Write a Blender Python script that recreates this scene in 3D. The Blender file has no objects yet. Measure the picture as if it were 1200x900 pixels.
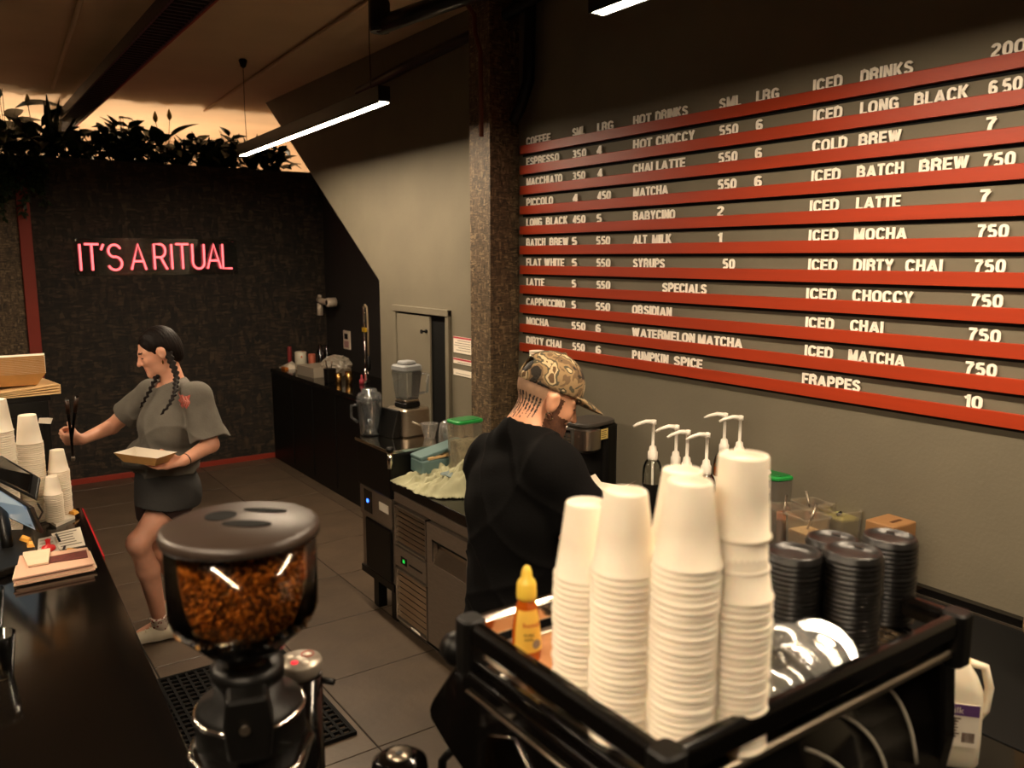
import bpy, bmesh, math, random
import numpy as np
from mathutils import Vector as V, Matrix as MX, Euler
C = bpy.context.scene.collection
scn = bpy.context.scene
R = math.radians
# ------------------------------------------------------------------ camera
FP = 965.0; HC = 1.95
TH = math.atan(148.7/965); YW = R(34.9)
s_, c_ = math.sin(TH), math.cos(TH); sy, cy = math.sin(YW), math.cos(YW)
cam = bpy.data.cameras.new('camera'); camo = bpy.data.objects.new('camera', cam); C.objects.link(camo)
cam.sensor_width = 36; cam.lens = FP/1200*36; cam.clip_start = .05
camo.location = (0, 0, HC); camo.rotation_euler = (R(90)-TH, 0, -YW)
cam.dof.use_dof = True; cam.dof.focus_distance = 3.3; cam.dof.aperture_fstop = 3.4
scn.camera = camo
# ------------------------------------------------------------------ world and exposure
w = bpy.data.worlds.new('world'); scn.world = w; w.use_nodes = True
w.node_tree.nodes['Background'].inputs[0].default_value = (1, .8, .6, 1)
w.node_tree.nodes['Background'].inputs[1].default_value = .012
scn.view_settings.view_transform = 'Standard'; scn.view_settings.look = 'None'
scn.view_settings.gamma = 1; scn.view_settings.exposure = 0.0
scn.view_settings.use_curve_mapping = False
LAMP_E = 190.0
LAMP_COL = (1, .79, .55)
BACK_E = 190.0        # lamps of the room behind the partition
# survey helpers: room coordinates of a measured direction on a known plane
def ray(u, v):
    a = (u-600)/FP; b = (v-450)/FP; fw = c_-b*s_
    return (fw*sy+a*cy, fw*cy-a*sy, -(s_+b*c_))
def onX(X, u, v): r = ray(u, v); t = X/r[0]; return V((X, t*r[1], HC+t*r[2]))
def onY(Y, u, v): r = ray(u, v); t = Y/r[1]; return V((t*r[0], Y, HC+t*r[2]))
def onZ(Z, u, v): r = ray(u, v); t = (Z-HC)/r[2]; return V((t*r[0], t*r[1], Z))
def onD(d, u, v):
    r = ray(u, v); t = d/(r[0]*sy+r[1]*cy); return V((t*r[0], t*r[1], HC+t*r[2]))
def zAt(X, Y, v):
    d = X*sy+Y*cy; b = (v-450)/FP; return HC-d*(s_+b*c_)/(c_-b*s_)
def yAt(u, X, Z):
    a = (u-600)/FP; dz = Z-HC
    return (X*cy-a*(X*sy*c_-dz*s_))/(a*cy*c_+sy)
# ------------------------------------------------------------------ materials
def lin(h):
    if isinstance(h, str):
        h = [int(h[i:i+2], 16)/255 for i in (0, 2, 4)]
        h = [x/12.92 if x <= .04045 else ((x+.055)/1.055)**2.4 for x in h]
    return (*h[:3], 1)
def mat(n, c, r=.5, m=0, v=0, s=20, b=0, bs=60, coat=0, em=None, es=0, tr=0, st=(1,1,1), spec=.5, a=1, sss=0):
    M = bpy.data.materials.new(n); M.use_nodes = True; N = M.node_tree.nodes; L = M.node_tree.links
    B = N['Principled BSDF']; I = B.inputs; c = lin(c)
    I['Base Color'].default_value = c; I['Roughness'].default_value = r; I['Metallic'].default_value = m
    I['Coat Weight'].default_value = coat; I['Transmission Weight'].default_value = tr; I['Specular IOR Level'].default_value = spec
    I['Alpha'].default_value = a
    if sss: I['Subsurface Weight'].default_value = sss; I['Subsurface Radius'].default_value = (.01, .005, .003)
    if em: I['Emission Color'].default_value = lin(em); I['Emission Strength'].default_value = es
    if v or b:
        tc = N.new('ShaderNodeTexCoord'); mp = N.new('ShaderNodeMapping'); L.new(tc.outputs['Object'], mp.inputs[0]); mp.inputs['Scale'].default_value = st
    if v:
        t = N.new('ShaderNodeTexNoise'); t.inputs['Scale'].default_value = s; t.inputs['Detail'].default_value = 6; L.new(mp.outputs[0], t.inputs[0])
        rp = N.new('ShaderNodeValToRGB'); L.new(t.outputs[0], rp.inputs[0])
        rp.color_ramp.elements[0].position = .3; rp.color_ramp.elements[1].position = .7
        rp.color_ramp.elements[0].color = (*[x*(1-v) for x in c[:3]], 1); rp.color_ramp.elements[1].color = (*[min(1, x*(1+v)) for x in c[:3]], 1)
        L.new(rp.outputs[0], I['Base Color'])
    if b:
        t = N.new('ShaderNodeTexNoise'); t.inputs['Scale'].default_value = bs; t.inputs['Detail'].default_value = 5; L.new(mp.outputs[0], t.inputs[0])
        bm_ = N.new('ShaderNodeBump'); bm_.inputs['Strength'].default_value = b; bm_.inputs['Distance'].default_value = .005
        L.new(t.outputs[0], bm_.inputs['Height']); L.new(bm_.outputs[0], I['Normal'])
    return M
def clear(n, tint='ffffff', g=.12, r=.05, milky=0):
    M = bpy.data.materials.new(n); M.use_nodes = True; N = M.node_tree.nodes; L = M.node_tree.links
    N.remove(N['Principled BSDF']); o = N['Material Output']
    t = N.new('ShaderNodeBsdfTransparent'); t.inputs[0].default_value = lin(tint)
    gl = N.new('ShaderNodeBsdfGlossy'); gl.inputs['Roughness'].default_value = r
    lw = N.new('ShaderNodeLayerWeight'); lw.inputs[0].default_value = .2
    ad = N.new('ShaderNodeMath'); ad.operation = 'ADD'; ad.use_clamp = True; ad.inputs[1].default_value = g; L.new(lw.outputs['Fresnel'], ad.inputs[0])
    mx = N.new('ShaderNodeMixShader'); L.new(ad.outputs[0], mx.inputs[0]); L.new(t.outputs[0], mx.inputs[1]); L.new(gl.outputs[0], mx.inputs[2])
    out = mx
    if milky:
        df = N.new('ShaderNodeBsdfDiffuse'); df.inputs[0].default_value = lin(tint)
        m2 = N.new('ShaderNodeMixShader'); m2.inputs[0].default_value = milky
        L.new(mx.outputs[0], m2.inputs[1]); L.new(df.outputs[0], m2.inputs[2]); out = m2
    L.new(out.outputs[0], o.inputs[0]); return M
def osb(n, cols, scale=1.0, rough=.75, bump=.6):
    """oriented strand board: layers of stretched cells"""
    M = bpy.data.materials.new(n); M.use_nodes = True; N = M.node_tree.nodes; L = M.node_tree.links
    B = N['Principled BSDF']; B.inputs['Roughness'].default_value = rough
    tc = N.new('ShaderNodeTexCoord'); out = None
    hs = []
    for k, (sc, rot) in enumerate((((9, 9, 34), .2), ((34, 30, 12), -.5), ((14, 14, 60), -.25))):
        mp = N.new('ShaderNodeMapping'); mp.inputs['Scale'].default_value = [x*scale for x in sc]; mp.inputs['Rotation'].default_value = (rot, rot*.7, 0)
        L.new(tc.outputs['Object'], mp.inputs[0])
        vo = N.new('ShaderNodeTexVoronoi'); vo.inputs['Scale'].default_value = 1; L.new(mp.outputs[0], vo.inputs[0])
        hs.append(vo)
    sp = N.new('ShaderNodeSeparateColor'); L.new(hs[0].outputs['Color'], sp.inputs[0])
    sp2 = N.new('ShaderNodeSeparateColor'); L.new(hs[1].outputs['Color'], sp2.inputs[0])
    sp3 = N.new('ShaderNodeSeparateColor'); L.new(hs[2].outputs['Color'], sp3.inputs[0])
    m1 = N.new('ShaderNodeMix'); m1.data_type = 'FLOAT'; L.new(sp.outputs[1], m1.inputs[0]); L.new(sp2.outputs[0], m1.inputs[2]); L.new(sp3.outputs[0], m1.inputs[3])
    rp = N.new('ShaderNodeValToRGB'); L.new(m1.outputs[0], rp.inputs[0]); e = rp.color_ramp.elements
    for i, cc in enumerate(cols):
        x = e[i] if i < 2 else e.new(1)
        x.position = i/(len(cols)-1); x.color = lin(cc)
    L.new(rp.outputs[0], B.inputs['Base Color'])
    bn = N.new('ShaderNodeBump'); bn.inputs['Strength'].default_value = bump; bn.inputs['Distance'].default_value = .006
    L.new(m1.outputs[0], bn.inputs['Height']); L.new(bn.outputs[0], B.inputs['Normal'])
    return M
m = {}
m['wall'] = mat('grey_wall_paint', '6c6555', .75, v=.08, s=3, b=.15, bs=90)
m['darkwall'] = mat('black_wall_paint', '1c1815', .8, v=.15, s=3, b=.1, bs=60)
m['ceil'] = mat('cream_ceiling_paint', 'c4a888', .85, v=.1, s=1.5, b=.1, bs=20)
m['osb'] = osb('dark_strand_board', ['0b0806', '19120c', '281e14', '473827'], 1.0)
m['osb2'] = osb('brown_strand_board', ['2c2115', '46372440'[:6], '5c4a34', '857052'], 2.6, .6)
m['red'] = mat('red_lacquered_timber', 'a0320f', .45, v=.08, s=8, st=(1, .2, 4), b=.05)
m['redpost'] = mat('red_post_paint', '8c2a16', .6, v=.08, s=5)
m['white'] = mat('white_letter_plastic', 'fff8ea', .45)
m['tile'] = None
m['grout'] = mat('dark_grout', '1d1916', .9)
m['black'] = mat('black_plastic', '080706', .42, v=.1, spec=.3)
m['blackgloss'] = mat('black_gloss_laminate', '0a0807', .12, spec=.6, v=.1, s=3)
m['blackmat'] = mat('black_rubber', '080807', .75, spec=.2)
m['lidblack'] = mat('black_lid_plastic', '100e0d', .33)
m['stone'] = mat('black_stone_top', '070606', .22, spec=.25)
m['steel'] = mat('brushed_steel', 'a89c8c', .34, 1, v=.08, s=40, st=(1, 1, 12))
m['steeld'] = mat('dull_steel_panel', '94877a', .45, .8, v=.1, s=30, st=(1, 1, 8))
m['chrome'] = mat('chrome', 'd8d0c4', .1, 1)
m['paper'] = mat('white_cup_board', 'efe3cf', .6, v=.02, s=30, sss=.1)
m['paperw'] = mat('white_paper', 'e6dccb', .7)
m['kraft'] = mat('kraft_board', 'b98a4f', .7, v=.08, s=30)
m['kraftlight'] = mat('pale_kraft_paper', 'cdaa78', .75, v=.08, s=20)
m['green'] = mat('green_plastic_lid', '1f8f3f', .35)
m['clear'] = clear('clear_plastic', 'f2f4f2', .06)
m['clearshiny'] = clear('shiny_clear_plastic', 'f4f4f2', .2, .12, .08)
m['clearblue'] = clear('tinted_clear_jug', 'dfe3e6', .14, .08, .04)
m['smoke'] = clear('smoked_hopper_plastic', 'efe0c8', .03, .08)
m['tubclear'] = clear('tub_plastic', 'efe8da', .08, .2, .1)
m['milky'] = clear('milky_plastic', 'ddd2c0', .1, .3, .35)
m['pumpwhite'] = mat('white_pump_plastic', 'ece6da', .35)
m['teal'] = mat('teal_enamel', '5d7777', .4, v=.05)
m['cloth'] = mat('pale_green_cloth', 'a3a283', .9, v=.18, s=9, b=.3, bs=40)
m['skin'] = mat('skin', 'd49a78', .5, v=.05, s=25, sss=.15)
m['skin2'] = mat('fair_skin', 'dba084', .5, v=.05, s=25, sss=.15)
m['wire'] = mat('black_cable', '14100e', .6)
m['copper'] = mat('reddish_conduit', '5a2a18', .5)
# ------------------------------------------------------------------ mesh builder
class MB:
    def __init__(s): s.v = []; s.f = []; s.mi = []; s.sm = []; s.T = MX()
    def add(s, vs, fs, mi=0, sm=False):
        o = len(s.v); s.v += [tuple(s.T @ V(p)) for p in vs]
        for q in fs: s.f.append([i+o for i in q]); s.mi.append(mi); s.sm.append(sm)
        return s
    def box(s, a, b, mi=0, rz=0, taper=1.0):
        x0, y0, z0 = a; x1, y1, z1 = b; cx, cyy = (x0+x1)/2, (y0+y1)/2
        vs = []
        for z, t in ((z0, 1), (z1, taper)):
            for x, y in ((x0, y0), (x1, y0), (x1, y1), (x0, y1)):
                dx, dy = (x-cx)*t, (y-cyy)*t
                vs.append((cx+dx*math.cos(rz)-dy*math.sin(rz), cyy+dx*math.sin(rz)+dy*math.cos(rz), z))
        return s.add(vs, [(3, 2, 1, 0), (4, 5, 6, 7), (0, 1, 5, 4), (1, 2, 6, 5), (2, 3, 7, 6), (3, 0, 4, 7)], mi)
    def rbox(s, a, b, r, mi=0, n=4, rz=0, top=1.0):
        """box with rounded vertical corners; top scales the upper outline"""
        x0, y0, z0 = a; x1, y1, z1 = b; cx, cyy = (x0+x1)/2, (y0+y1)/2; hx, hy = (x1-x0)/2, (y1-y0)/2; ring = []
        for k, (qx, qy) in enumerate(((1, 1), (-1, 1), (-1, -1), (1, -1))):
            for i in range(n+1):
                t = (k+i/n)*math.pi/2; ring.append((qx*(hx-r)+r*math.cos(t), qy*(hy-r)+r*math.sin(t)))
        e = min(r*.3, (z1-z0)*.25); rings = []
        for z, o in ((z0, -e), (z0+e, 0), (z1-e, 0), (z1, -e)):
            t = 1+(top-1)*(z-z0)/(z1-z0); q = []
            for x, y in ring:
                x, y = x*t*(1+o/hx), y*t*(1+o/hy); q.append((cx+x*math.cos(rz)-y*math.sin(rz), cyy+x*math.sin(rz)+y*math.cos(rz), z))
            rings.append(q)
        return s.loft(rings, mi, True, True, False)
    def loft(s, rings, mi=0, closed=True, caps=True, sm=True):
        n = len(rings[0]); vs = [p for r in rings for p in r]; fs = []
        for i in range(len(rings)-1):
            for j in range(n if closed else n-1):
                k = (j+1) % n; fs.append((i*n+j, i*n+k, (i+1)*n+k, (i+1)*n+j))
        s.add(vs, fs, mi, sm)
        if caps:
            o = len(s.v)-len(vs); s.f.append([o+j for j in range(n)][::-1]); s.f.append([o+(len(rings)-1)*n+j for j in range(n)]); s.mi += [mi, mi]; s.sm += [False, False]
        return s
    def lathe(s, prof, c=(0, 0, 0), seg=24, mi=0, axis='Z', sm=True, sx=1, sy_=1):
        rings = []
        for r, z in prof:
            q = []
            for i in range(seg):
                t = 2*math.pi*i/seg; x, y = r*math.cos(t)*sx, r*math.sin(t)*sy_
                p = {'Z': (x, y, z), 'X': (z, x, y), 'Y': (y, z, x)}[axis]; q.append((p[0]+c[0], p[1]+c[1], p[2]+c[2]))
            rings.append(q)
        return s.loft(rings, mi, True, True, sm)
    def tube(s, pts, r, seg=8, mi=0, sm=True):
        pts = [V(p) for p in pts]; n = len(pts); rs = r if isinstance(r, (list, tuple)) else [r]*n; rings = []; prev = None
        for i, p in enumerate(pts):
            t = (pts[min(i+1, n-1)]-pts[max(i-1, 0)]).normalized()
            u = prev if prev is not None else (V((0, 0, 1)) if abs(t.z) < .9 else V((1, 0, 0)))
            u = (u-t*u.dot(t)).normalized(); prev = u; w_ = t.cross(u)
            rings.append([tuple(p+(u*math.cos(2*math.pi*k/seg)+w_*math.sin(2*math.pi*k/seg))*rs[i]) for k in range(seg)])
        return s.loft(rings, mi, True, True, sm)
    def prism(s, poly, a, b, axis='X', mi=0):
        """polygon in the plane across axis, between a and b"""
        def P(p, h): return {'X': (h, p[0], p[1]), 'Y': (p[0], h, p[1]), 'Z': (p[0], p[1], h)}[axis]
        n = len(poly); vs = [P(p, a) for p in poly]+[P(p, b) for p in poly]
        return s.add(vs, [tuple(range(n))[::-1], tuple(range(n, 2*n))]+[(i, (i+1) % n, (i+1) % n+n, i+n) for i in range(n)], mi)
    def build(s, name, mats, parent=None, bev=0, loc=None, seg=2):
        me = bpy.data.meshes.new(name); me.from_pydata(s.v, [], s.f)
        mats = mats if isinstance(mats, (list, tuple)) else [mats]
        for x in mats: me.materials.append(x)
        me.polygons.foreach_set('material_index', s.mi); me.polygons.foreach_set('use_smooth', s.sm)
        bm = bmesh.new(); bm.from_mesh(me); bmesh.ops.recalc_face_normals(bm, faces=bm.faces); bm.to_mesh(me); bm.free()
        o = bpy.data.objects.new(name, me); C.objects.link(o)
        if parent: o.parent = parent
        if loc is not None: o.location = loc
        if bev:
            b = o.modifiers.new('bevel', 'BEVEL'); b.width = bev; b.segments = seg; b.limit_method = 'ANGLE'; b.angle_limit = R(40)
        return o
def tag(o, label=None, cat=None, group=None, kind=None):
    if label: o['label'] = label
    if cat: o['category'] = cat
    if group: o['group'] = group
    if kind: o['kind'] = kind
    return o
def thing(name, label, cat, loc=(0, 0, 0), rz=0, group=None):
    o = bpy.data.objects.new(name, None); C.objects.link(o); o.location = loc; o.rotation_euler = (0, 0, rz); o.empty_display_size = .05
    return tag(o, label, cat, group)
def copy_tree(o, parent=None):
    c = o.copy(); C.objects.link(c)
    if parent: c.parent = parent
    for ch in list(o.children): copy_tree(ch, c)
    return c
rnd = random.Random(7)
# ================================================================== THE SETTING
WX = 2.53; CEIL = 3.29; NY = 7.84; PT = 2.76
def struct(o): o['kind'] = 'structure'; return o
# floor slab with tiles laid in it
fl = struct(MB().box((-2.6, -1.6, -.1), (3.4, 10.6, -.004)).build('floor', m['grout']))
tm = [mat('slate_tile_%s' % a, c, .42, v=.22, s=5, b=.25, bs=25) for a, c in (('warm', '57493b'), ('mid', '504336'), ('cool', '4b3f33'))]
tb = MB().box((-.297, -.297, -.012), (.297, .297, 0))
t0 = [tb.build('floor_tile', x, fl, bev=.003) for x in tm]
for i in range(-3, 6):
    for j in range(-1, 13):
        o = t0[(i*7+j*3) % 3]
        if (i*7+j*3) % 3 < 3: o = o.copy(); C.objects.link(o)
        o.location = (.107+.6*i+.3+.6-.6, .42+.6*j+.3-.005, rnd.uniform(-.0015, 0))
for o in t0: bpy.data.objects.remove(o)
struct(MB().box((-2.7, -1.7, CEIL), (3.5, 10.7, CEIL+.1)).build('ceiling', m['ceil']))
# menu wall with the sloping cut towards the alcove
poly = [(-1.6, 0), (-1.6, CEIL), (7.41, CEIL), (5.23, 1.79), (5.23, 0)]
struct(MB().prism(poly, WX, WX+.12).build('wall_right', m['wall']))
struct(MB().box((3.2, 5.24, 0), (3.3, NY, PT)).build('wall_alcove', m['darkwall']))
struct(MB().box((2.65, 5.12, 0), (3.3, 5.235, 1.75)).build('wall_alcove_end', m['darkwall']))
struct(MB().box((-1.8, NY, 0), (3.3, NY+.12, PT)).build('wall_back', m['osb']))
struct(MB().box((-1.0, NY-.02, 0), (.597, NY, 2.66)).build('trim_1', m['osb2']))  # lighter board puts the brighter light left of the post into colour
struct(MB().box((.6, NY-.05, 0), (.69, NY-.002, 2.66)).build('trim_2', m['redpost'], bev=.004))
struct(MB().box((.69, NY-.018, 0), (3.2, NY-.001, .05)).build('baseboard_back', m['redpost'], bev=.003))
struct(MB().box((-1.9, -1.6, 0), (-1.8, 10.6, CEIL)).build('wall_left', m['darkwall']))
struct(MB().box((-1.9, -1.7, 0), (2.6, -1.6, CEIL)).build('wall_front', m['darkwall']))
struct(MB().box((-1.9, 10.4, 0), (3.5, 10.5, CEIL)).build('wall_far', m['ceil']))
struct(MB().box((3.35, 5.3, 0), (3.4, 10.5, CEIL)).build('wall_far_right', m['ceil']))
# ceiling conduits
for n, (u0, v0, u1, v1) in (('conduit', (283, 101, 400, 23)), ('conduit', (70, 77, 90, 15))):
    a, b = onZ(CEIL-.02, u0, v0), onZ(CEIL-.02, u1, v1); d = (b-a)
    o = MB().tube([a-d*.6, b+d*1.2], .013, 8).build(n, m['ceil'])
    tag(o, 'thin cream conduit on the ceiling %s' % ('beside the menu wall' if u0 > 200 else 'left of the cable tray'), 'conduit')
# hatch in the grey wall
hp = [onX(WX, u, v) for u, v in ((463, 357), (530, 364))]
dY0, dY1 = 4.26, 4.99; dz0, dz1 = .9, 1.636; t = .04
df = MB()
df.box((WX-.025, dY0, dz0), (WX, dY0+t, dz1)); df.box((WX-.025, dY1-t, dz0), (WX, dY1, dz1)); df.box((WX-.03, dY0, dz1-t), (WX, dY1, dz1))
d1 = struct(df.build('door_1', m['wall'], bev=.003))
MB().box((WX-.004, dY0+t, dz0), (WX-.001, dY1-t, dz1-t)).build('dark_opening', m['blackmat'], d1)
MB().box((WX-.02, dY0+.235, dz0), (WX-.006, dY1-t-.01, dz1-t-.012)).build('door_leaf', m['wall'], d1, bev=.002)
lk = MB(); lk.lathe([(.013, 0), (.013, .008), (.006, .01), (.006, .03), (.012, .032), (.012, .04)], (0, 0, 0), 12, axis='X')
o = lk.build('door_lock', m['blackmat'], d1, loc=(WX-.06, dY0+.275, 1.49))
# strand board column
cb = MB().box((2.352, 3.563, 0), (WX, 3.76, CEIL)); struct(cb.build('trim_3', m['osb2'], bev=.003))
MB().box((2.346, 3.557, 0), (2.36, 3.57, CEIL)).build('corner_strip', m['osb2'], bpy.data.objects['trim_3'])
# ================================================================== PENDANT LAMPS
lampm = mat('lit_diffuser', 'fff0dd', .5, em='ffffff', es=1)
n_ = lampm.node_tree.nodes['Principled BSDF']; n_.inputs['Emission Color'].default_value = (*LAMP_COL, 1); n_.inputs['Emission Strength'].default_value = LAMP_E
def pendant(x0, y0, x1, y1, z, label, wires=True, zt=CEIL):
    a, b = V((x0, y0, z)), V((x1, y1, z)); L = (b-a).length; rz = math.atan2(b.y-a.y, b.x-a.x)
    t = thing('pendant_lamp', label, 'lamp', (a+b)/2, rz)
    h = L/2
    k = MB(); k.box((-h, -.03, .004), (h, .03, .075)); k.box((-h, -.03, -.004), (h, -.024, .004)); k.box((-h, .024, -.004), (h, .03, .004))
    k.build('housing', m['black'], t, bev=.003)
    MB().box((-h+.01, -.0238, -.001), (h-.01, .0238, .0038)).build('diffuser', lampm, t)
    for s in (-1, 1):
        MB().tube([(s*(h-.15), 0, .075), (s*(h-.15), .004, (zt-z)*.5), (s*(h-.15), 0, zt-z)], .0022, 6).build('suspension_wire', m['wire'], t)
        MB().lathe([(.02, zt-z-.0), (.03, zt-z-.01), (.018, zt-z-.05), (.004, zt-z-.06)], (s*(h-.15), 0, 0), 12).build('ceiling_mount', m['black'], t)
    return t
pendant(1.79, 3.60, 1.875, 6.05, 2.66, 'black linear pendant lamp with white light strip before the sloping dark wall')
pendant(1.675, 1.97, 1.65, -.45, 2.66, 'linear pendant lamp cut by the top frame edge above the menu wall')
pendant(-.55, -.9, -.55, 1.5, 2.66, 'linear pendant lamp over the near end of the left counter')
pendant(-.75, 2.2, -.75, 4.6, 2.66, 'linear pendant lamp over the far end of the left counter')
backm = mat('lit_glass_globe', 'fff0dd', .5, em='ffffff', es=1)
n_ = backm.node_tree.nodes['Principled BSDF']; n_.inputs['Emission Color'].default_value = (1, .80, .57, 1); n_.inputs['Emission Strength'].default_value = BACK_E
for i, x in enumerate((-.9, .7, 2.3)):
    t = thing('floor_lamp', 'globe floor lamp hidden behind the partition, %s' % ('behind the red post', 'behind the neon sign', 'behind the alcove corner')[i], 'lamp', (x, 9.35, 0))
    MB().lathe([(.14, 0), (.14, .02), (.012, .03), (.012, 1.42)], seg=16).build('stand', m['black'], t)
    MB().lathe([(.01, 1.42)]+[(.13*math.sin(a), 1.55-.13*math.cos(a)) for a in [math.pi*k/12 for k in range(1, 12)]]+[(.01, 1.68)], seg=16).build('globe', backm, t)
# ================================================================== CABLE TRAY, PIPES
z = CEIL-.2
ax, bx = onZ(z, 100, 125), onZ(z, 225, 0)
x0 = 1.15; x1 = .985
t = thing('cable_tray', 'dark cable ladder tray running along the ceiling towards the plants', 'cable tray', (0, 0, z))
tr = MB(); tr.box((x1, 1.0, 0), (x1+.012, 9.2, .07)); tr.box((x0-.012, 1.0, 0), (x0, 9.2, .07)); tr.build('side_rail', m['black'], t)
MB().box((x0+.001, 1.0, .0), (x0+.012, 9.2, .014)).build('red_edge_strip', m['redpost'], t)
rung = MB().box((x1, -.008, 0), (x0, .008, .014)); r0 = rung.build('rung', m['wire'], t)
for k in range(132):
    o = r0 if k == 0 else r0.copy()
    if k: C.objects.link(o)
    o.location = (0, 1.05+k*.0615, 0)
cb = MB()
for k in range(4): cb.tube([(x1+.03+.03*k, 1.0, .028), (x1+.034+.03*k, 4, .03), (x1+.03+.03*k, 9.2, .028)], .011, 6)
tag(cb.build('cable_bundle', m['wire'], t), kind='stuff')
for yy in (2.2, 4.2, 6.2): MB().tube([(x0, yy, .05), (x0, yy, .2)], .005, 6).build('hanger_rod', m['wire'], t)
# ceiling spots beyond the partition
def dropspot(u, v, d, label, kind):
    p = onD(d, u, v); t = thing('ceiling_spot', label, 'spotlight', (p.x, p.y, p.z))
    MB().tube([(0, 0, .03), (0, 0, CEIL-p.z)], .004, 6).build('drop_rod', m['wire'], t)
    if kind: MB().lathe([(.001, -.045), (.03, -.04), (.045, -.01), (.045, .02), (.02, .045), (.001, .05)], seg=14).build('lamp_head', m['black'], t)
    else: MB().lathe([(.001, -.07), (.035, -.06), (.04, 0), (.035, .06), (.001, .07)], seg=14).build('lamp_head', m['milky'], t)
dropspot(190, 106, 8.2, 'round black ceiling spot above the plants, right of the cable tray', 1)
dropspot(164, 104, 8.2, 'pale capsule ceiling light beside the cable tray end', 0)
dropspot(154, 106, 8.3, 'narrow black ceiling spot touching the cable tray end', 1)
def pipe(name, pts, r, mt, label):
    o = MB().tube(pts, r, 10).build(name, mt); return tag(o, label, 'pipe')
a = onZ(3.02, 445, 30); b = onZ(3.05, 530, 0)
t = thing('drop_pipe', 'thick black pipe elbow hanging from the ceiling beside the dark wall', 'pipe', (a.x, a.y, a.z))
MB().lathe([(.045, -.03), (.05, 0), (.05, .1), (.04, .12), (.04, CEIL-a.z)], seg=14).build('drop', m['black'], t)
MB().tube([(0, 0, 0), (b-a)*.5, (b-a)*2.2], .04, 12).build('arm', m['black'], t)
pipe('black_pipe', [onX(2.45, 420, 108), onX(2.45, 480, 76), onX(2.45, 560, 38), onX(2.45, 640, -12)], .03, m['black'], 'black horizontal pipe fixed along the upper dark wall')
pipe('copper_conduit', [onX(2.30, 540, -6), onX(2.30, 556, 18), onX(2.30, 557, 40), onX(2.3, 563, 60), onX(2.3, 564, 160)], .012, m['copper'], 'thin reddish conduit running down beside the column top')
pipe('black_downpipe', [(2.47, 3.38, 3.3), (2.47, 3.4, 2.8), (2.46, 3.46, 2.68), (2.45, 3.5, 2.62)], .03, m['black'], 'black downpipe bending behind the column right side')
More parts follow.
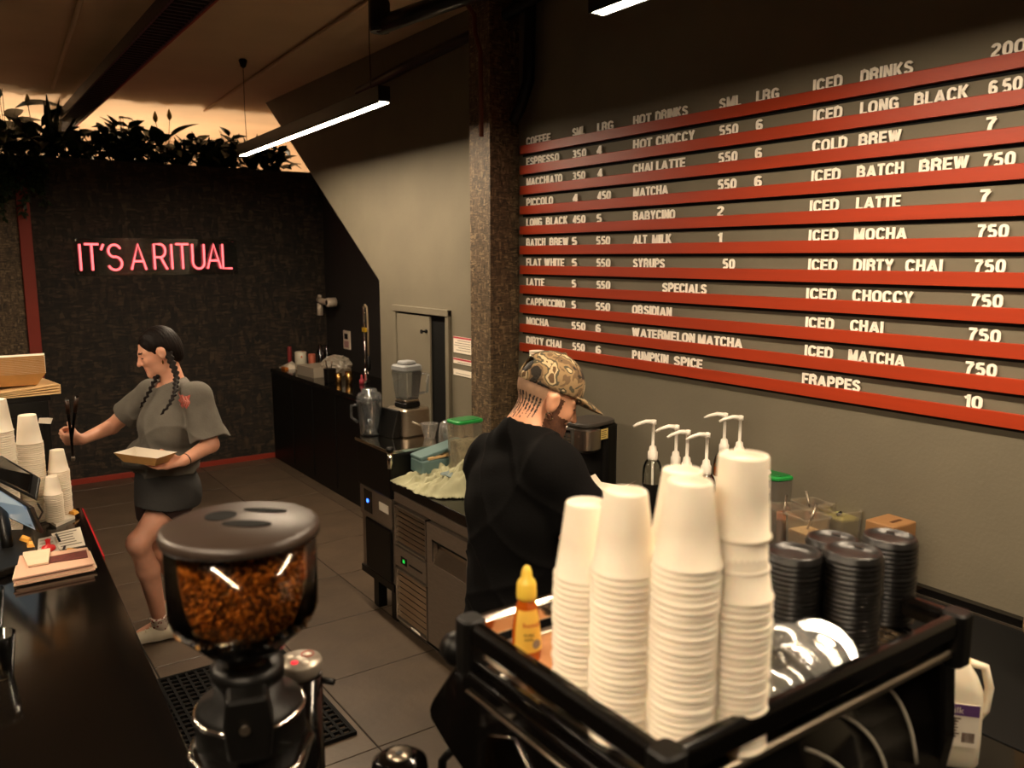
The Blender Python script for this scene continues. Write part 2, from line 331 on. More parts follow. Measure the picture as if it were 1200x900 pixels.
# ================================================================== MENU BOARD
bd = thing('menu_board', 'long wall menu of red timber ledges carrying white letters', 'menu board', (0, 0, 0))
SWD = .19
def garc(cx, cy_, rx, ry, a0, a1, n=8): return [(cx+rx*math.cos(R(a0+(a1-a0)*k/n)), cy_+ry*math.sin(R(a0+(a1-a0)*k/n))) for k in range(n+1)]
T_, B_, MI = .905, .095, .5
GS_ = {
 'A': [[(.0, 0), (.27, .93)], [(.27, .93), (.54, 0)], [(.1, .3), (.44, .3)]],
 'B': [[(.09, 0), (.09, 1)], [(.09, T_), (.33, T_)]+garc(.33, .71, .16, .195, 90, -90)+[(.09, .515)], [(.09, B_), (.35, B_)]+garc(.35, .305, .18, .21, -90, 90)+[(.09, .515)]],
 'C': [garc(.3, .66, .21, .245, 15, 180)+garc(.3, .34, .21, .245, 180, 345)],
 'D': [[(.09, 0), (.09, 1)], [(.09, T_), (.27, T_)]+garc(.27, .66, .24, .245, 90, 0)+garc(.27, .34, .24, .245, 0, -90)+[(.09, B_)]],
 'E': [[(.09, 0), (.09, 1)], [(.09, T_), (.5, T_)], [(.09, .5), (.46, .5)], [(.09, B_), (.51, B_)]],
 'F': [[(.09, 0), (.09, 1)], [(.09, T_), (.5, T_)], [(.09, .48), (.45, .48)]],
 'G': [garc(.3, .66, .21, .245, 15, 180)+garc(.3, .34, .21, .245, 180, 300), [(.51, 0), (.51, .48)], [(.31, .45), (.55, .45)]],
 'H': [[(.09, 0), (.09, 1)], [(.49, 0), (.49, 1)], [(.09, .52), (.49, .52)]],
 'I': [[(.09, 0), (.09, 1)]],
 'K': [[(.09, 0), (.09, 1)], [(.11, .36), (.5, 1)], [(.24, .55), (.53, 0)]],
 'L': [[(.09, 0), (.09, 1)], [(.09, B_), (.47, B_)]],
 'M': [[(.09, 0), (.09, 1)], [(.61, 0), (.61, 1)], [(.1, .97), (.35, .05)], [(.35, .05), (.6, .97)]],
 'N': [[(.09, 0), (.09, 1)], [(.49, 0), (.49, 1)], [(.1, .96), (.48, .04)]],
 'O': [garc(.31, .66, .22, .245, 0, 180)+garc(.31, .34, .22, .245, 180, 360)+[(.53, .67)]],
 'P': [[(.09, 0), (.09, 1)], [(.09, T_), (.33, T_)]+garc(.33, .68, .17, .225, 90, -90)+[(.09, .455)]],
 'R': [[(.09, 0), (.09, 1)], [(.09, T_), (.33, T_)]+garc(.33, .7, .17, .205, 90, -90)+[(.09, .495)], [(.36, .5), (.47, .36), (.51, 0)]],
 'S': [garc(.28, .7, .19, .205, 10, 200, 8)+[(.14, .6), (.36, .48)]+garc(.29, .29, .2, .195, 50, -175, 9)],
 'T': [[(0, T_), (.5, T_)], [(.25, 0), (.25, .95)]],
 'U': [[(.09, 1), (.09, .34)]+garc(.29, .34, .2, .245, 180, 360)+[(.49, 1)]],
 'V': [[(.06, 1), (.27, .03)], [(.27, .03), (.48, 1)]],
 'W': [[(.06, 1), (.22, .03)], [(.22, .03), (.39, .95)], [(.39, .95), (.56, .03)], [(.56, .03), (.72, 1)]],
 'Y': [[(.05, 1), (.27, .45)], [(.49, 1), (.27, .45)], [(.27, 0), (.27, .5)]],
 'Z': [[(.04, T_), (.46, T_)], [(.42, .88), (.07, .12)], [(.03, B_), (.48, B_)]],
 '0': [garc(.27, .66, .18, .245, 0, 180)+garc(.27, .34, .18, .245, 180, 360)+[(.45, .67)]],
 '1': [[(.24, 0), (.24, 1)], [(.04, .74), (.24, .86)]],
 '2': [garc(.26, .7, .18, .205, 170, -20, 8)+[(.36, .5), (.14, .28), (.1, .12)], [(.05, B_), (.46, B_)]],
 '3': [garc(.26, .72, .16, .185, 150, -80, 8), garc(.26, .3, .18, .21, 80, -155, 9), [(.2, .52), (.29, .52)]],
 '4': [[(.37, 0), (.37, 1)], [(.36, .95), (.07, .32)], [(.04, .29), (.5, .29)]],
 '5': [[(.44, T_), (.12, T_)], [(.13, .93), (.1, .52)], [(.1, .52)]+garc(.27, .33, .18, .24, 120, -150, 10)],
 '6': [garc(.27, .68, .18, .225, 25, 180, 7)+[(.09, .4)], garc(.27, .32, .18, .225, 0, 360, 14)],
 '7': [[(.03, T_), (.46, T_)], [(.44, .88), (.25, .5), (.18, 0)]]}
GL = {}
def glyph(ch):
    if ch in GL: return GL[ch]
    k = MB(); hw = SWD/2
    for pl in GS_[ch]:
        n = len(pl); L_ = []; R_ = []
        for i in range(n):
            p = V(pl[i]); d0 = (p-V(pl[i-1])).normalized() if i else None; d1 = (V(pl[i+1])-p).normalized() if i < n-1 else None
            t_ = ((d0 or d1)+(d1 or d0)).normalized(); q = V((-t_.y, t_.x)); c_2 = max(.6, q.dot(V((-(d1 or d0).y, (d1 or d0).x)))); q = q*hw/c_2
            L_.append(p+q); R_.append(p-q)
        vs = [(*a, 0) for a in L_]+[(*a, 0) for a in R_]+[(*a, .06) for a in L_]+[(*a, .06) for a in R_]; fs = []
        for i in range(n-1): fs += [(i, i+1, n+i+1, n+i)[::-1], (2*n+i, 2*n+i+1, 3*n+i+1, 3*n+i)[::-1], (i, i+1, 2*n+i+1, 2*n+i), (n+i, n+i+1, 3*n+i+1, 3*n+i)]
        fs += [(0, n, 3*n, 2*n), (n-1, 2*n-1, 4*n-1, 3*n-1)]; k.add(vs, fs)
    o = k.build('letter', m['white']); me = o.data; bpy.data.objects.remove(o)
    x0_ = min(v.co.x for v in me.vertices); x1_ = max(v.co.x for v in me.vertices)
    for v in me.vertices: v.co.x -= x0_
    GL[ch] = (me, x1_-x0_); return GL[ch]
ROWS = [
 'COFFEE 617 645|SML 671 685|LRG 700 719|HOT 742 763|DRINKS 768 806|SML 843 868|LRG 886 913|ICED 953 987|DRINKS 1008 1070|20OZ 1161 1216',
 'ESPRESSO 617 655|350 671 687|4 699 705|HOT 742 764|CHOCCY 769 814|550 843 865|6 886 894|ICED 953 987|LONG 1008 1053|BLACK 1071 1135|6 1158 1169|50 1174 1198',
 'MACCHIATO 617 659|350 671 686|4 700 706|CHAI 742 765|LATTE 769 803|550 842 864|6 885 893|COLD 952 993|BREW 1006 1056|7 1155 1168',
 'PICCOLO 617 648|4 671 677|450 700 716|MATCHA 742 783|550 841 863|6 884 893|ICED 951 985|BATCH 1004 1059|BREW 1077 1135|750 1152 1190',
 'LONG 617 635|BLACK 640 665|450 671 686|5 699 705|BABYCINO 742 791|2 840 848|ICED 949 983|LATTE 1003 1055|7 1148 1161',
 'BATCH 617 639|BREW 644 666|5 670 676|550 699 715|ALT 742 758|MILK 764 787|1 841 846|ICED 948 982|MOCHA 1001 1063|750 1145 1182',
 'FLAT 617 634|WHITE 638 661|5 670 676|550 699 715|SYRUPS 742 779|50 847 861|ICED 947 981|DIRTY 1000 1047|CHAI 1061 1104|750 1142 1178',
 'LATTE 617 638|5 670 675|550 699 715|SPECIALS 776 828|ICED 945 980|CHOCCY 999 1070|750 1138 1175',
 'CAPPUCCINO 617 662|5 670 675|550 698 715|OBSIDIAN 741 787|ICED 944 977|CHAI 996 1035|750 1135 1172',
 'MOCHA 617 643|550 670 686|6 698 704|WATERMELON 741 814|MATCHA 818 870|ICED 943 976|MATCHA 994 1060|750 1131 1168',
 'DIRTY 617 637|CHAI 640 658|550 671 685|6 698 704|PUMPKIN 741 783|SPICE 790 823|FRAPPES 940 1008|10 1129 1151']
LH = .040
for i, row in enumerate(ROWS):
    zb = 2.467-.1005*i; zt = zb+.043
    rb = MB(); rb.prism([(WX, zb), (WX-.022, zb), (WX-.022, zt-.002), (WX-.019, zt), (WX-.012, zt), (WX-.012, zt-.004), (WX, zt-.004)], .55, 3.525, 'Y')
    rl = rb.build('ledge', m['red'], bd)
    MB().box((WX-.002, .55, zb-.012), (WX, 3.525, zb)).build('painted_shadow_strip', m['blackmat'], rl)  # flat black strip paints the shade cast under the ledge
    for wd in row.split('|'):
        s, ua, ub = wd.split(); ya, yb = yAt(float(ua), WX-.01, zt), yAt(float(ub), WX-.01, zt)
        W = ya-yb; gs = [glyph(ch) for ch in s]; gap = .07; tot = sum(g[1] for g in gs)+gap*(len(gs)-1); k = W/tot; x = 0
        for g in gs:
            o = bpy.data.objects.new('letter', g[0]); C.objects.link(o); o.parent = rl
            o.rotation_euler = (R(90), 0, R(-90)); o.location = (WX-.0085+rnd.uniform(-.001, .001), ya-x*k, zt-.003+rnd.uniform(-.001, .0005)); o.scale = (k, LH, .06)
            x += g[1]+gap
# ================================================================== NEON SIGN
neonm = mat('lit_pink_neon', 'ff8080', .4, em='ff6468', es=2.6)
def strokes(ch):
    def arc(cx, cy_, rx, ry, a0, a1, n=9): return [(cx+rx*math.cos(R(a0+(a1-a0)*k/n)), cy_+ry*math.sin(R(a0+(a1-a0)*k/n))) for k in range(n+1)]
    D = {'I': ([[(0, 0), (0, 1)]], 0.0), 'T': ([[(-.3, 1), (.3, 1)], [(0, 0), (0, .97)]], .3),
         "'": ([[(.05, 1.0), (-.06, .78)]], .06), 'A': ([[(-.33, 0), (0, 1), (.33, 0)], [(-.22, .33), (.22, .33)]], .33),
         'S': ([arc(0, .74, .27, .24, 20, 260, 10)+arc(0, .26, .3, .26, 85, -160, 10)], .3),
         'R': ([[(-.25, 0), (-.25, 1), (.02, 1)]+arc(.02, .74, .25, .26, 80, -80, 8)+[(.02, .48), (-.22, .48)], [(.05, .46), (.32, 0)]], .28),
         'U': ([[(-.28, 1), (-.28, .28)]+arc(0, .28, .28, .28, 190, 350, 9)+[(.28, 1)]], .28), 'L': ([[(-.2, 1), (-.2, 0), (.25, 0)]], .22)}
    return D[ch][0]
ns = thing('neon_sign', "lit pink neon lettering reading IT'S A RITUAL on the dark board wall", 'neon sign', (0, NY-.05, 0))
g0 = [onY(NY, *p) for p in ((91, 287), (91, 317), (272, 286), (272, 314))]
zt0, zb0 = 2.062, 1.843; xs = lambda u: onY(NY, u, 302).x
for ch, u in (('I', 93.2), ('T', 107), ("'", 119.5), ('S', 133.5), ('A', 161), ('R', 186), ('I', 200), ('T', 212.5), ('U', 231), ('A', 249), ('L', 264)):
    k = MB(); hh = zt0-zb0; dz = (u-180)*.00006
    for st in strokes(ch):
        k.tube([(xs(u)+x*hh*.82, 0, zb0+y*hh+dz) for x, y in st], .0085, 8)
    k.build('neon_letter', neonm, ns)
ac = MB().box((xs(86), .03, zb0-.05), (xs(277), .035, zt0+.05)); ac.build('acrylic_backing', m['clear'], ns)
for u in (90, 273):
    for z in (zb0-.03, zt0+.03): MB().lathe([(.008, .025), (.008, .049)], (xs(u), 0, z), 8, axis='Y').build('standoff', m['chrome'], ns)
# ================================================================== PAPERS ON WALL
pr = mat('red_print', 'b8394a', .7); pg = mat('grey_print', '8b8377', .7)
for i, ((ua, va), (ub, vb), lab) in enumerate((((531, 393), (553, 417), 'topmost white notice sheet with red header taped beside the hatch'), ((531, 418), (553, 430), 'small white notice with red header between two other sheets'), ((531, 431), (553, 444), 'lowest plain white notice sheet beside the hatch'))):
    a, b = onX(WX-.004, ua, va), onX(WX-.004, ub, vb)
    t = thing('notice_sheet', lab, 'notice', (WX-.002, (a.y+b.y)/2, (a.z+b.z)/2)); hy, hz = abs(a.y-b.y)/2-.003, abs(a.z-b.z)/2-.003
    MB().box((-.002, -hy, -hz), (-.001, hy, hz)).build('sheet', m['paperw'], t)
    if i < 2: MB().box((-.0028, -hy, hz-.012), (-.0021, hy, hz-.002)).build('header_band', pr, t)
    k = MB()
    for j in range(int(hz*2/.014)-1): k.box((-.0026, -hy+.012, hz-.022-j*.014), (-.0021, hy-.01-rnd.uniform(0, .05), hz-.026-j*.014))
    if k.v: tag(k.build('print_lines', pg, t), kind='stuff')
# ================================================================== COUNTERS
BZ = .88; FZ = .81
t = thing('service_counter', 'long glossy black service counter with red lit edge on the left', 'counter', (.431, 3.765, 0), R(-1.9))
MB().box((-.95, -2.33, .86), (0, .05, .9)).build('worktop', m['blackgloss'], t, bev=.004)
k = MB().box((-.9, -2.28, .0), (-.03, .02, .86)).build('body_panel', m['black'], t)
MB().box((.0, -.62, .868), (.006, .05, .895)).build('red_edge_strip', mat('red_edge_acrylic', 'a3101c', .3, em='ff1020', es=.12), t)
t = thing('front_bench', 'black bench under the espresso machine and grinders', 'counter', (0, 0, 0))
MB().box((.5, .3, BZ-.04), (1.86, 1.2, BZ)).build('worktop', m['blackgloss'], t)
MB().box((.55, .35, 0), (1.86, 1.12, BZ-.04)).build('body_panel', m['black'], t)
t = thing('wall_bench', 'black bench along the menu wall with syrups and tubs', 'counter', (0, 0, 0))
MB().box((1.87, -.6, BZ-.04), (WX-.002, 2.2, BZ)).build('worktop', m['blackmat'], t, bev=.003)
MB().box((1.9, -.55, 0), (WX-.002, 2.19, BZ-.04)).build('body_panel', m['black'], t)
MB().box((WX-.03, -.6, BZ), (WX-.002, 2.2, BZ+.03)).build('upstand', m['blackgloss'], t)
MB().box((WX-.033, -.6, BZ+.0), (WX-.030, 2.2, BZ+.006)).build('chrome_trim', m['steel'], t)
# fridge counter
FY = 3.745
t = thing('bench_fridge', 'steel undercounter fridge with louvred panels and a recessed door handle', 'fridge', (1.87, 0, 0))
MB().box((0.02, 2.22, .1), (.64, FY, FZ-.062)).build('body', m['steeld'], t)
MB().box((.04, 2.22, .0), (.62, FY-.05, .1)).build('plinth', m['blackmat'], t)
MB().box((-.005, 2.22, .70), (.02, FY, FZ-.062)).build('top_rail', m['steeld'], t, bev=.002)
def louvre(y0, y1, z0, z1, n):
    p = MB(); e = .008
    p.box((-.012, y0, z0), (.02, y0+e, z1)); p.box((-.012, y1-e, z0), (.02, y1, z1)); p.box((-.012, y0, z0), (.02, y1, z0+e)); p.box((-.012, y0, z1-e), (.02, y1, z1))
    f = p.build('louvre_panel', m['steeld'], t)
    MB().box((.008, y0+.001, z0+.001), (.02, y1-.001, z1-.001)).build('vent_back', m['black'], f)
    st = (z1-z0-2*e)/n
    sl = MB().add([(-.009, y0+e, -st*.42), (-.009, y1-e, -st*.42), (.006, y0+e, 0), (.006, y1-e, 0), (-.007, y0+e, -st*.42-.002), (-.007, y1-e, -st*.42-.002), (.008, y0+e, -.002), (.008, y1-e, -.002)], [(0, 1, 3, 2), (4, 6, 7, 5), (0, 4, 5, 1), (2, 3, 7, 6), (0, 2, 6, 4), (1, 5, 7, 3)]).build('louvre_slat', m['steel'], f)
    for i in range(n):
        o = sl if i == 0 else sl.copy()
        if i: C.objects.link(o)
        o.location = (0, 0, z1-e-st*(i+.1))
louvre(3.40, FY-.012, .475, .685, 7); louvre(3.40, FY-.012, .06, .345, 8)
cp = MB().box((-.012, 3.40, .36), (.02, FY-.012, .465)).build('control_panel', m['steeld'], t, bev=.002)
MB().box((-.015, 3.60, .385), (-.0121, 3.665, .425)).build('display_window', m['blackgloss'], cp)
MB().box((-.0165, 3.62, .397), (-.0151, 3.64, .414)).build('green_digit', mat('green_led', '0a3010', .4, em='20c040', es=1.2), cp)
MB().box((-.0145, 3.44, .40), (-.0121, 3.575, .408)).build('maker_strip', m['black'], cp)
for y0, y1 in ((2.965, 3.385), (2.53, 2.95)):
    d = MB().box((-.014, y0, .07), (.012, y1, .49)).box((-.014, y0, .49), (.012, y0+.06, .685)).box((-.014, y1-.06, .49), (.012, y1, .685)).box((-.014, y0+.06, .605), (.012, y1-.06, .685)).build('door', m['steeld'], t)
    MB().add([(-.012, y0+.06, .49), (-.012, y1-.06, .49), (.018, y1-.06, .56), (.018, y0+.06, .56), (.018, y1-.06, .605), (.018, y0+.06, .605)], [(0, 1, 2, 3), (3, 2, 4, 5)]).build('handle_recess', m['steel'], d)
    MB().box((-.0145, y0+.05, .6), (-.0139, y1-.05, .61)).box((-.0145, y1-.062, .5), (-.0139, y1-.055, .605)).build('handle_gasket', m['blackmat'], d)
MB().box((-.016, 3.47, .064), (-.0125, 3.56, .074)).build('white_tag', m['paperw'], t)
t = tag(MB().box((1.85, 2.205, FZ-.05), (WX-.002, FY, FZ)).build('worktop', m['stone'], bev=.004), 'black worktop on the steel fridge under the crumpled cloth', 'worktop')
# ice machine with black cabinet on it
t = thing('ice_machine', 'small steel ice machine with blue light and black door on black legs', 'ice machine', (1.86, 3.76, 0))
MB().box((.012, 0, .19), (.58, .40, .70)).build('body', m['steeld'], t, bev=.003)
pn = MB().box((0, .005, .535), (.012, .395, .695)).build('front_panel', m['steeld'], t, bev=.002)
MB().box((-.003, .24, .56), (-.0005, .34, .685)).build('display_window', m['blackgloss'], pn)
MB().lathe([(.011, -.006), (.011, -.003)], (0, .29, .625), 12, axis='X').build('blue_button', mat('blue_led', '0a1030', .4, em='3060ff', es=6), pn)
MB().box((-.003, .04, .61), (-.0005, .15, .655)).build('rating_label', m['paperw'], pn)
MB().box((-.004, .02, .235), (.011, .33, .525)).build('door', m['black'], t, bev=.008)
MB().box((-.0, .0, .19), (.011, .4, .23)).build('bottom_trim', m['black'], t)
for y in (.08, .3):
    for x in (.06, .5): MB().box((x-.02, y-.03, 0), (x+.03, y+.03, .19), taper=1.0).build('leg', m['black'], t)
t = thing('low_cabinet', 'black open cabinet with reflective steel top carrying the blender', 'cabinet', (1.85, 3.75, .701))
MB().box((.0, 0, 0), (.62, .42, .245)).build('body', m['black'], t, bev=.012)
MB().box((-.005, -.005, .245), (.63, .425, .262)).build('steel_top', m['chrome'], t, bev=.003)
MB().tube([(.0, .0, .17), (0, 0, .262)], .016, 12).build('corner_post', m['chrome'], t)
MB().lathe([(.02, .262), (.021, .275), (.015, .283)], (0, 0, 0), 12).build('post_cap', m['black'], t)
ST = .964
# sink counter in the alcove
SZ = .885
t = thing('sink_counter', 'black sink counter in the dark alcove, cluttered with cups and cans', 'counter', (2.6, 0, 0))
MB().box((0, 5.26, SZ-.04), (.595, NY-.02, SZ)).build('worktop', m['blackgloss'], t, bev=.01)
MB().box((.01, 5.27, 0), (.59, NY-.03, SZ-.04)).build('body_panel', m['black'], t)
for i in range(1, 5): MB().box((.006, 5.27+i*.5, .05), (.0098, 5.274+i*.5, SZ-.06)).build('panel_joint', m['blackmat'], t)
# ------------------------------------------------------------------ floor mat
t = thing('floor_mat', 'black rubber drainage mat on the tiles behind the left counter', 'mat', (.45, 2.955, 0))
k = MB(); nx, ny = 20, 22; px_, py_ = .81/nx, .90/ny
for i in range(nx+1): k.box((i*px_-.006, 0, .001), (i*px_+.006, .9, .014))
for j in range(ny+1): k.box((0, j*py_-.006, .001), (.81, j*py_+.006, .013))
tag(k.build('grid', m['blackmat'], t), kind='stuff')
k = MB(); k.box((-.012, -.012, .0005), (.822, .0, .016)); k.box((-.012, .9, .0005), (.822, .912, .016)); k.box((.81, 0, .0005), (.822, .9, .016)); k.box((-.012, 0, .0005), (0, .9, .016)); k.build('border', m['blackmat'], t)
# ================================================================== ITEMS ON THE STEEL TOP
# clear measuring jug
p = onZ(ST, 434, 509)
t = thing('clear_jug', 'large clear blender jug standing at the end of the steel top', 'jug', (p.x, p.y, ST))
k = MB(); k.lathe([(.05, .003), (.056, .004), (.062, .10), (.072, .19), (.074, .20), (.070, .20), (.059, .10), (.052, .01), (.002, .008)], seg=20); k.build('jar', m['clearblue'], t)
k = MB(); k.lathe([(.07, .202), (.072, .215), (.06, .235), (.045, .24), (.04, .26), (.01, .262)], seg=20); k.build('lid', m['clearblue'], t)
MB().tube([(-.06, .03, .17), (-.085, .055, .165), (-.088, .055, .1), (-.058, .03, .07)], .008, 8).build('handle', m['clearblue'], t)
MB().lathe([(.05, 0), (.052, .012), (.04, .014)], seg=20).build('base_ring', m['black'], t)
# blender
p = onZ(ST, 478, 508)
t = thing('blender', 'blender with steel base, black control face and clear lidded jar', 'blender', (p.x, p.y, ST), R(8))
k = MB(); k.rbox((-.09, -.1, 0), (.1, .1, .155), .03, top=.94); k.build('motor_base', m['steel'], t)
k = MB(); k.prism([(-.0, .0), (.06, .0), (.02, .15), (.0, .15)], -.075, .08, 'Y'); o = k.build('control_face', m['black'], t, bev=.004); o.scale = (-1, 1, 1); o.location = (-.085, .02, 0)
for i in range(3): MB().box((-.004, .0, 0), (.0, .03, .016)).build('button', m['steel'], o, loc=(.045-i*.012, 0, .03+i*.04))
k = MB(); k.rbox((-.055, -.055, .156), (.055, .055, .185), .015); k.build('jar_socket', m['black'], t)
k = MB(); k.rbox((-.052, -.052, .186), (.052, .052, .20), .015); k.build('steel_collar', m['steel'], t)
k = MB(); k.rbox((-.052, -.052, .2), (.052, .052, .36), .02, top=1.32); k.build('jar', m['clearblue'], t)
k = MB(); k.rbox((-.07, -.07, .36), (.07, .07, .395), .025, top=.95); k.rbox((-.045, -.045, .395), (.045, .045, .415), .02, top=.9); k.build('lid', mat('grey_rubber_lid', '7d7f80', .5), t)
MB().tube([(.05, -.05, .34), (.085, -.085, .34), (.08, -.08, .24), (.045, -.045, .23)], .008, 8).build('handle', m['clearblue'], t)
# clear measuring cups
p = onZ(ST, 505, 512); t = thing('measuring_cup', 'small steel mesh cup between the blender and the teal tin', 'cup', (p.x-.02, p.y-.02, ST))
MB().lathe([(.025, 0), (.03, .002), (.05, .08), (.052, .082), (.048, .082), (.028, .006), (.002, .005)], seg=18).build('bowl', m['clearshiny'], t)
MB().tube([(-.05, .0, .075), (-.09, .03, .095)], .006, 6).build('handle', m['steel'], t)
p = onZ(ST, 527, 517); t = thing('dome_cup', 'clear plastic tumbler upside down behind the teal tin', 'cup', (p.x-.02, p.y, ST))
MB().lathe([(.045, 0), (.042, .07), (.035, .10), (.015, .118), (.001, .12)], seg=18).build('shell', m['clearshiny'], t)
# teal tin with lid
t = thing('teal_case', 'open teal metal case with a wooden strip beside the green lidded tub', 'case', (2.12, 3.655, FZ+.045))
MB().rbox((-.17, -.065, 0), (.16, .07, .07), .018).build('case_body', m['teal'], t)
k = MB().rbox((-.17, -.06, 0), (.12, .06, .02), .012); o = k.build('case_lid', m['teal'], t, loc=(.0, .01, .10)); o.rotation_euler = (0, R(-11), 0)
k = MB().box((-.13, -.062, 0), (.13, -.03, .012)); o = k.build('wooden_strip', m['kraftlight'], t, loc=(0, 0, .078)); o.rotation_euler = (0, R(-3), 0)
for i in range(5): MB().lathe([(.008, -.002), (.008, .0125)], (-.09+i*.045, -.052, 0), 8).build('peg_hole', m['black'], o)
MB().tube([(.14, .02, .07), (.145, .02, .15)], .014, 8).build('hinge', m['black'], t)
# tub with green lid
def green_tub(x, y, z, sx, sy_, h, rz, label, content=None):
    t = thing('storage_tub', label, 'tub', (x, y, z), rz)
    MB().rbox((-sx/2*.88, -sy_/2*.88, 0), (sx/2*.88, sy_/2*.88, h), .02, top=1.1).build('tub_body', m['tubclear'], t)
    k = MB().rbox((-sx/2, -sy_/2, h-.002), (sx/2, sy_/2, h+.014), .025).build('lid', m['green'], t)
    MB().rbox((-sx/2*.8, -sy_/2*.8, h+.0135), (sx/2*.8, sy_/2*.8, h+.017), .02).build('lid_panel', mat('dark_green_plastic', '176b30', .4), k)
    if content: MB().rbox((-sx/2*.8, -sy_/2*.8, .005), (sx/2*.8, sy_/2*.8, h*.6), .02, top=1.05).build('contents', content, t)
    return t
green_tub(2.15, 3.50, FZ+.075, .165, .12, zAt(2.15, 3.50, 494)-FZ-.075, R(4), 'clear storage tub with green lid at the foot of the board column', mat('pale_contents', '9d9882', .9, v=.3, s=40))
TOWEL = ((1.835, 3.73), (1.83, 3.62), (1.845, 3.53), (1.83, 3.44), (1.85, 3.36), (1.89, 3.30), (1.99, 3.24), (2.1, 3.12), (2.3, 3.05), (2.45, 3.15), (2.45, 3.4), (2.33, 3.72), (2.1, 3.735))
# ================================================================== SINK COUNTER ITEMS
p = onZ(SZ, 366, 440)
t = thing('clear_crate', 'clear plastic box of utensils on the sink counter', 'box', (p.x+.06, p.y, SZ), R(4))
k = MB(); k.rbox((-.13, -.17, 0), (.13, .17, .004), .02); k.build('box_floor', m['milky'], t)
k = MB(); a, b, h = .13, .17, .09
for q in (((-a, -b, 0), (a, -b+.004, h)), ((-a, b-.004, 0), (a, b, h)), ((-a, -b, 0), (-a+.004, b, h)), ((a-.004, -b, 0), (a, b, h))): k.box(*q)
k.build('box_wall', m['milky'], t, bev=.002)
def simple(name, label, cat, x, y, z, parts, rz=0, group=None):
    t = thing(name, label, cat, (x, y, z), rz, group)
    for n, mb, mt in parts: mb.build(n, mt, t)
    return t
def can(u, v, r, h, mt, label, z=SZ, X=2.95, name='drink_can', cat='can'):
    y = yAt(u, X, z); t = thing(name, label, cat, (X, y, z))
    MB().lathe([(r*.85, 0), (r, .006), (r, h-.008), (r*.85, h), (r*.8, h-.003), (.001, h-.003)], seg=18).build('body', mt, t)
    return t
spot = mat('spotted_can_print', 'd9d2bd', .4)
N = spot.node_tree.nodes; L = spot.node_tree.links
vo = N.new('ShaderNodeTexVoronoi'); vo.inputs['Scale'].default_value = 22; tc = N.new('ShaderNodeTexCoord'); L.new(tc.outputs['Object'], vo.inputs[0])
rp = N.new('ShaderNodeValToRGB'); rp.color_ramp.interpolation = 'CONSTANT'; e = rp.color_ramp.elements; e[0].color = lin('20201c'); e[0].position = 0; e[1].position = .22; e[1].color = lin('c46a2c'); x = e.new(.36); x.color = lin('d9d2bd'); L.new(vo.outputs['Distance'], rp.inputs[0]); L.new(rp.outputs[0], N['Principled BSDF'].inputs['Base Color'])
can(353, 0, .055, .17, spot, 'large white can with orange and black dots on the sink counter', X=2.83)
can(366, 0, .033, .16, mat('peach_can', 'b8644a', .4), 'slim peach coloured can beside the dotted can', X=2.88)
can(340, 0, .02, .2, mat('pink_bottle', '8c2f2f', .4), 'slim dark pink bottle left of the dotted can', X=2.80, name='slim_bottle', cat='bottle')
for q, X_, lab in ((376, 2.98, 'dark glass bottle with a bright glint right of the peach can'), (384, 2.99, 'dark glass bottle nearest the crumpled bag')):
    y = yAt(q, X_, SZ); simple('glass_bottle', lab, 'bottle', X_, y, SZ, [('body', MB().lathe([(.034, 0), (.036, .01), (.036, .16), (.014, .2), (.013, .24), (.001, .24)], seg=16), clear('dark_glass', '3a3f3c', .2))])
# crumpled plastic bag
bag = bmesh.new(); bmesh.ops.create_icosphere(bag, subdivisions=4, radius=1)
from mathutils import noise as nz
for v_ in bag.verts:
    d = 1+.3*abs(nz.noise(v_.co*2.2))+.12*nz.noise(v_.co*7); v_.co = V((v_.co.x*.12*d, v_.co.y*.15*d, max(0, .09+v_.co.z*.09*d)))
me = bpy.data.meshes.new('plastic_bag'); bag.to_mesh(me); me.materials.append(m['milky']); y = yAt(397, 2.95, SZ)
tag(bpy.data.objects.new('plastic_bag', me), 'crumpled translucent plastic bag below the wall switch', 'bag'); o = bpy.data.objects['plastic_bag']; C.objects.link(o); o.location = (2.93, y, SZ+.001)
p = onZ(SZ, 387, 448); simple('black_caddy', 'small black utensil caddy at the front of the sink counter', 'caddy', p.x, p.y, SZ, [('body', MB().rbox((-.04, -.04, 0), (.04, .04, .12), .01, top=1.1), m['black']), ('spoon', MB().tube([(-.02, 0, .1), (-.03, .01, .19)], .004, 6), m['chrome']), ('spoon', MB().tube([(.01, 0, .1), (.02, -.01, .18)], .004, 6), m['chrome'])])
gold = mat('brass_cup_metal', 'b08a52', .25, 1)
for u, r, h, lab in ((397, .028, .085, 'left brass coloured cup on the sink counter'), (409, .033, .10, 'right brass coloured cup on the sink counter, the taller one')):
    p = onZ(SZ, u, 449); t = thing('metal_cup', lab, 'cup', (p.x, p.y, SZ)); MB().lathe([(r*.8, 0), (r*.85, .003), (r, h), (r*.93, h), (r*.8, .01), (.001, .01)], seg=16).build('body', gold, t)
p = onZ(SZ, 424, 450); simple('red_tip_bottle', 'small pink bottle at the foot of the spray tap', 'bottle', p.x, p.y, SZ, [('body', MB().lathe([(.02, 0), (.022, .03), (.008, .05), (.007, .08), (.001, .08)], seg=12), mat('pink_plastic', 'a83c48', .4))])
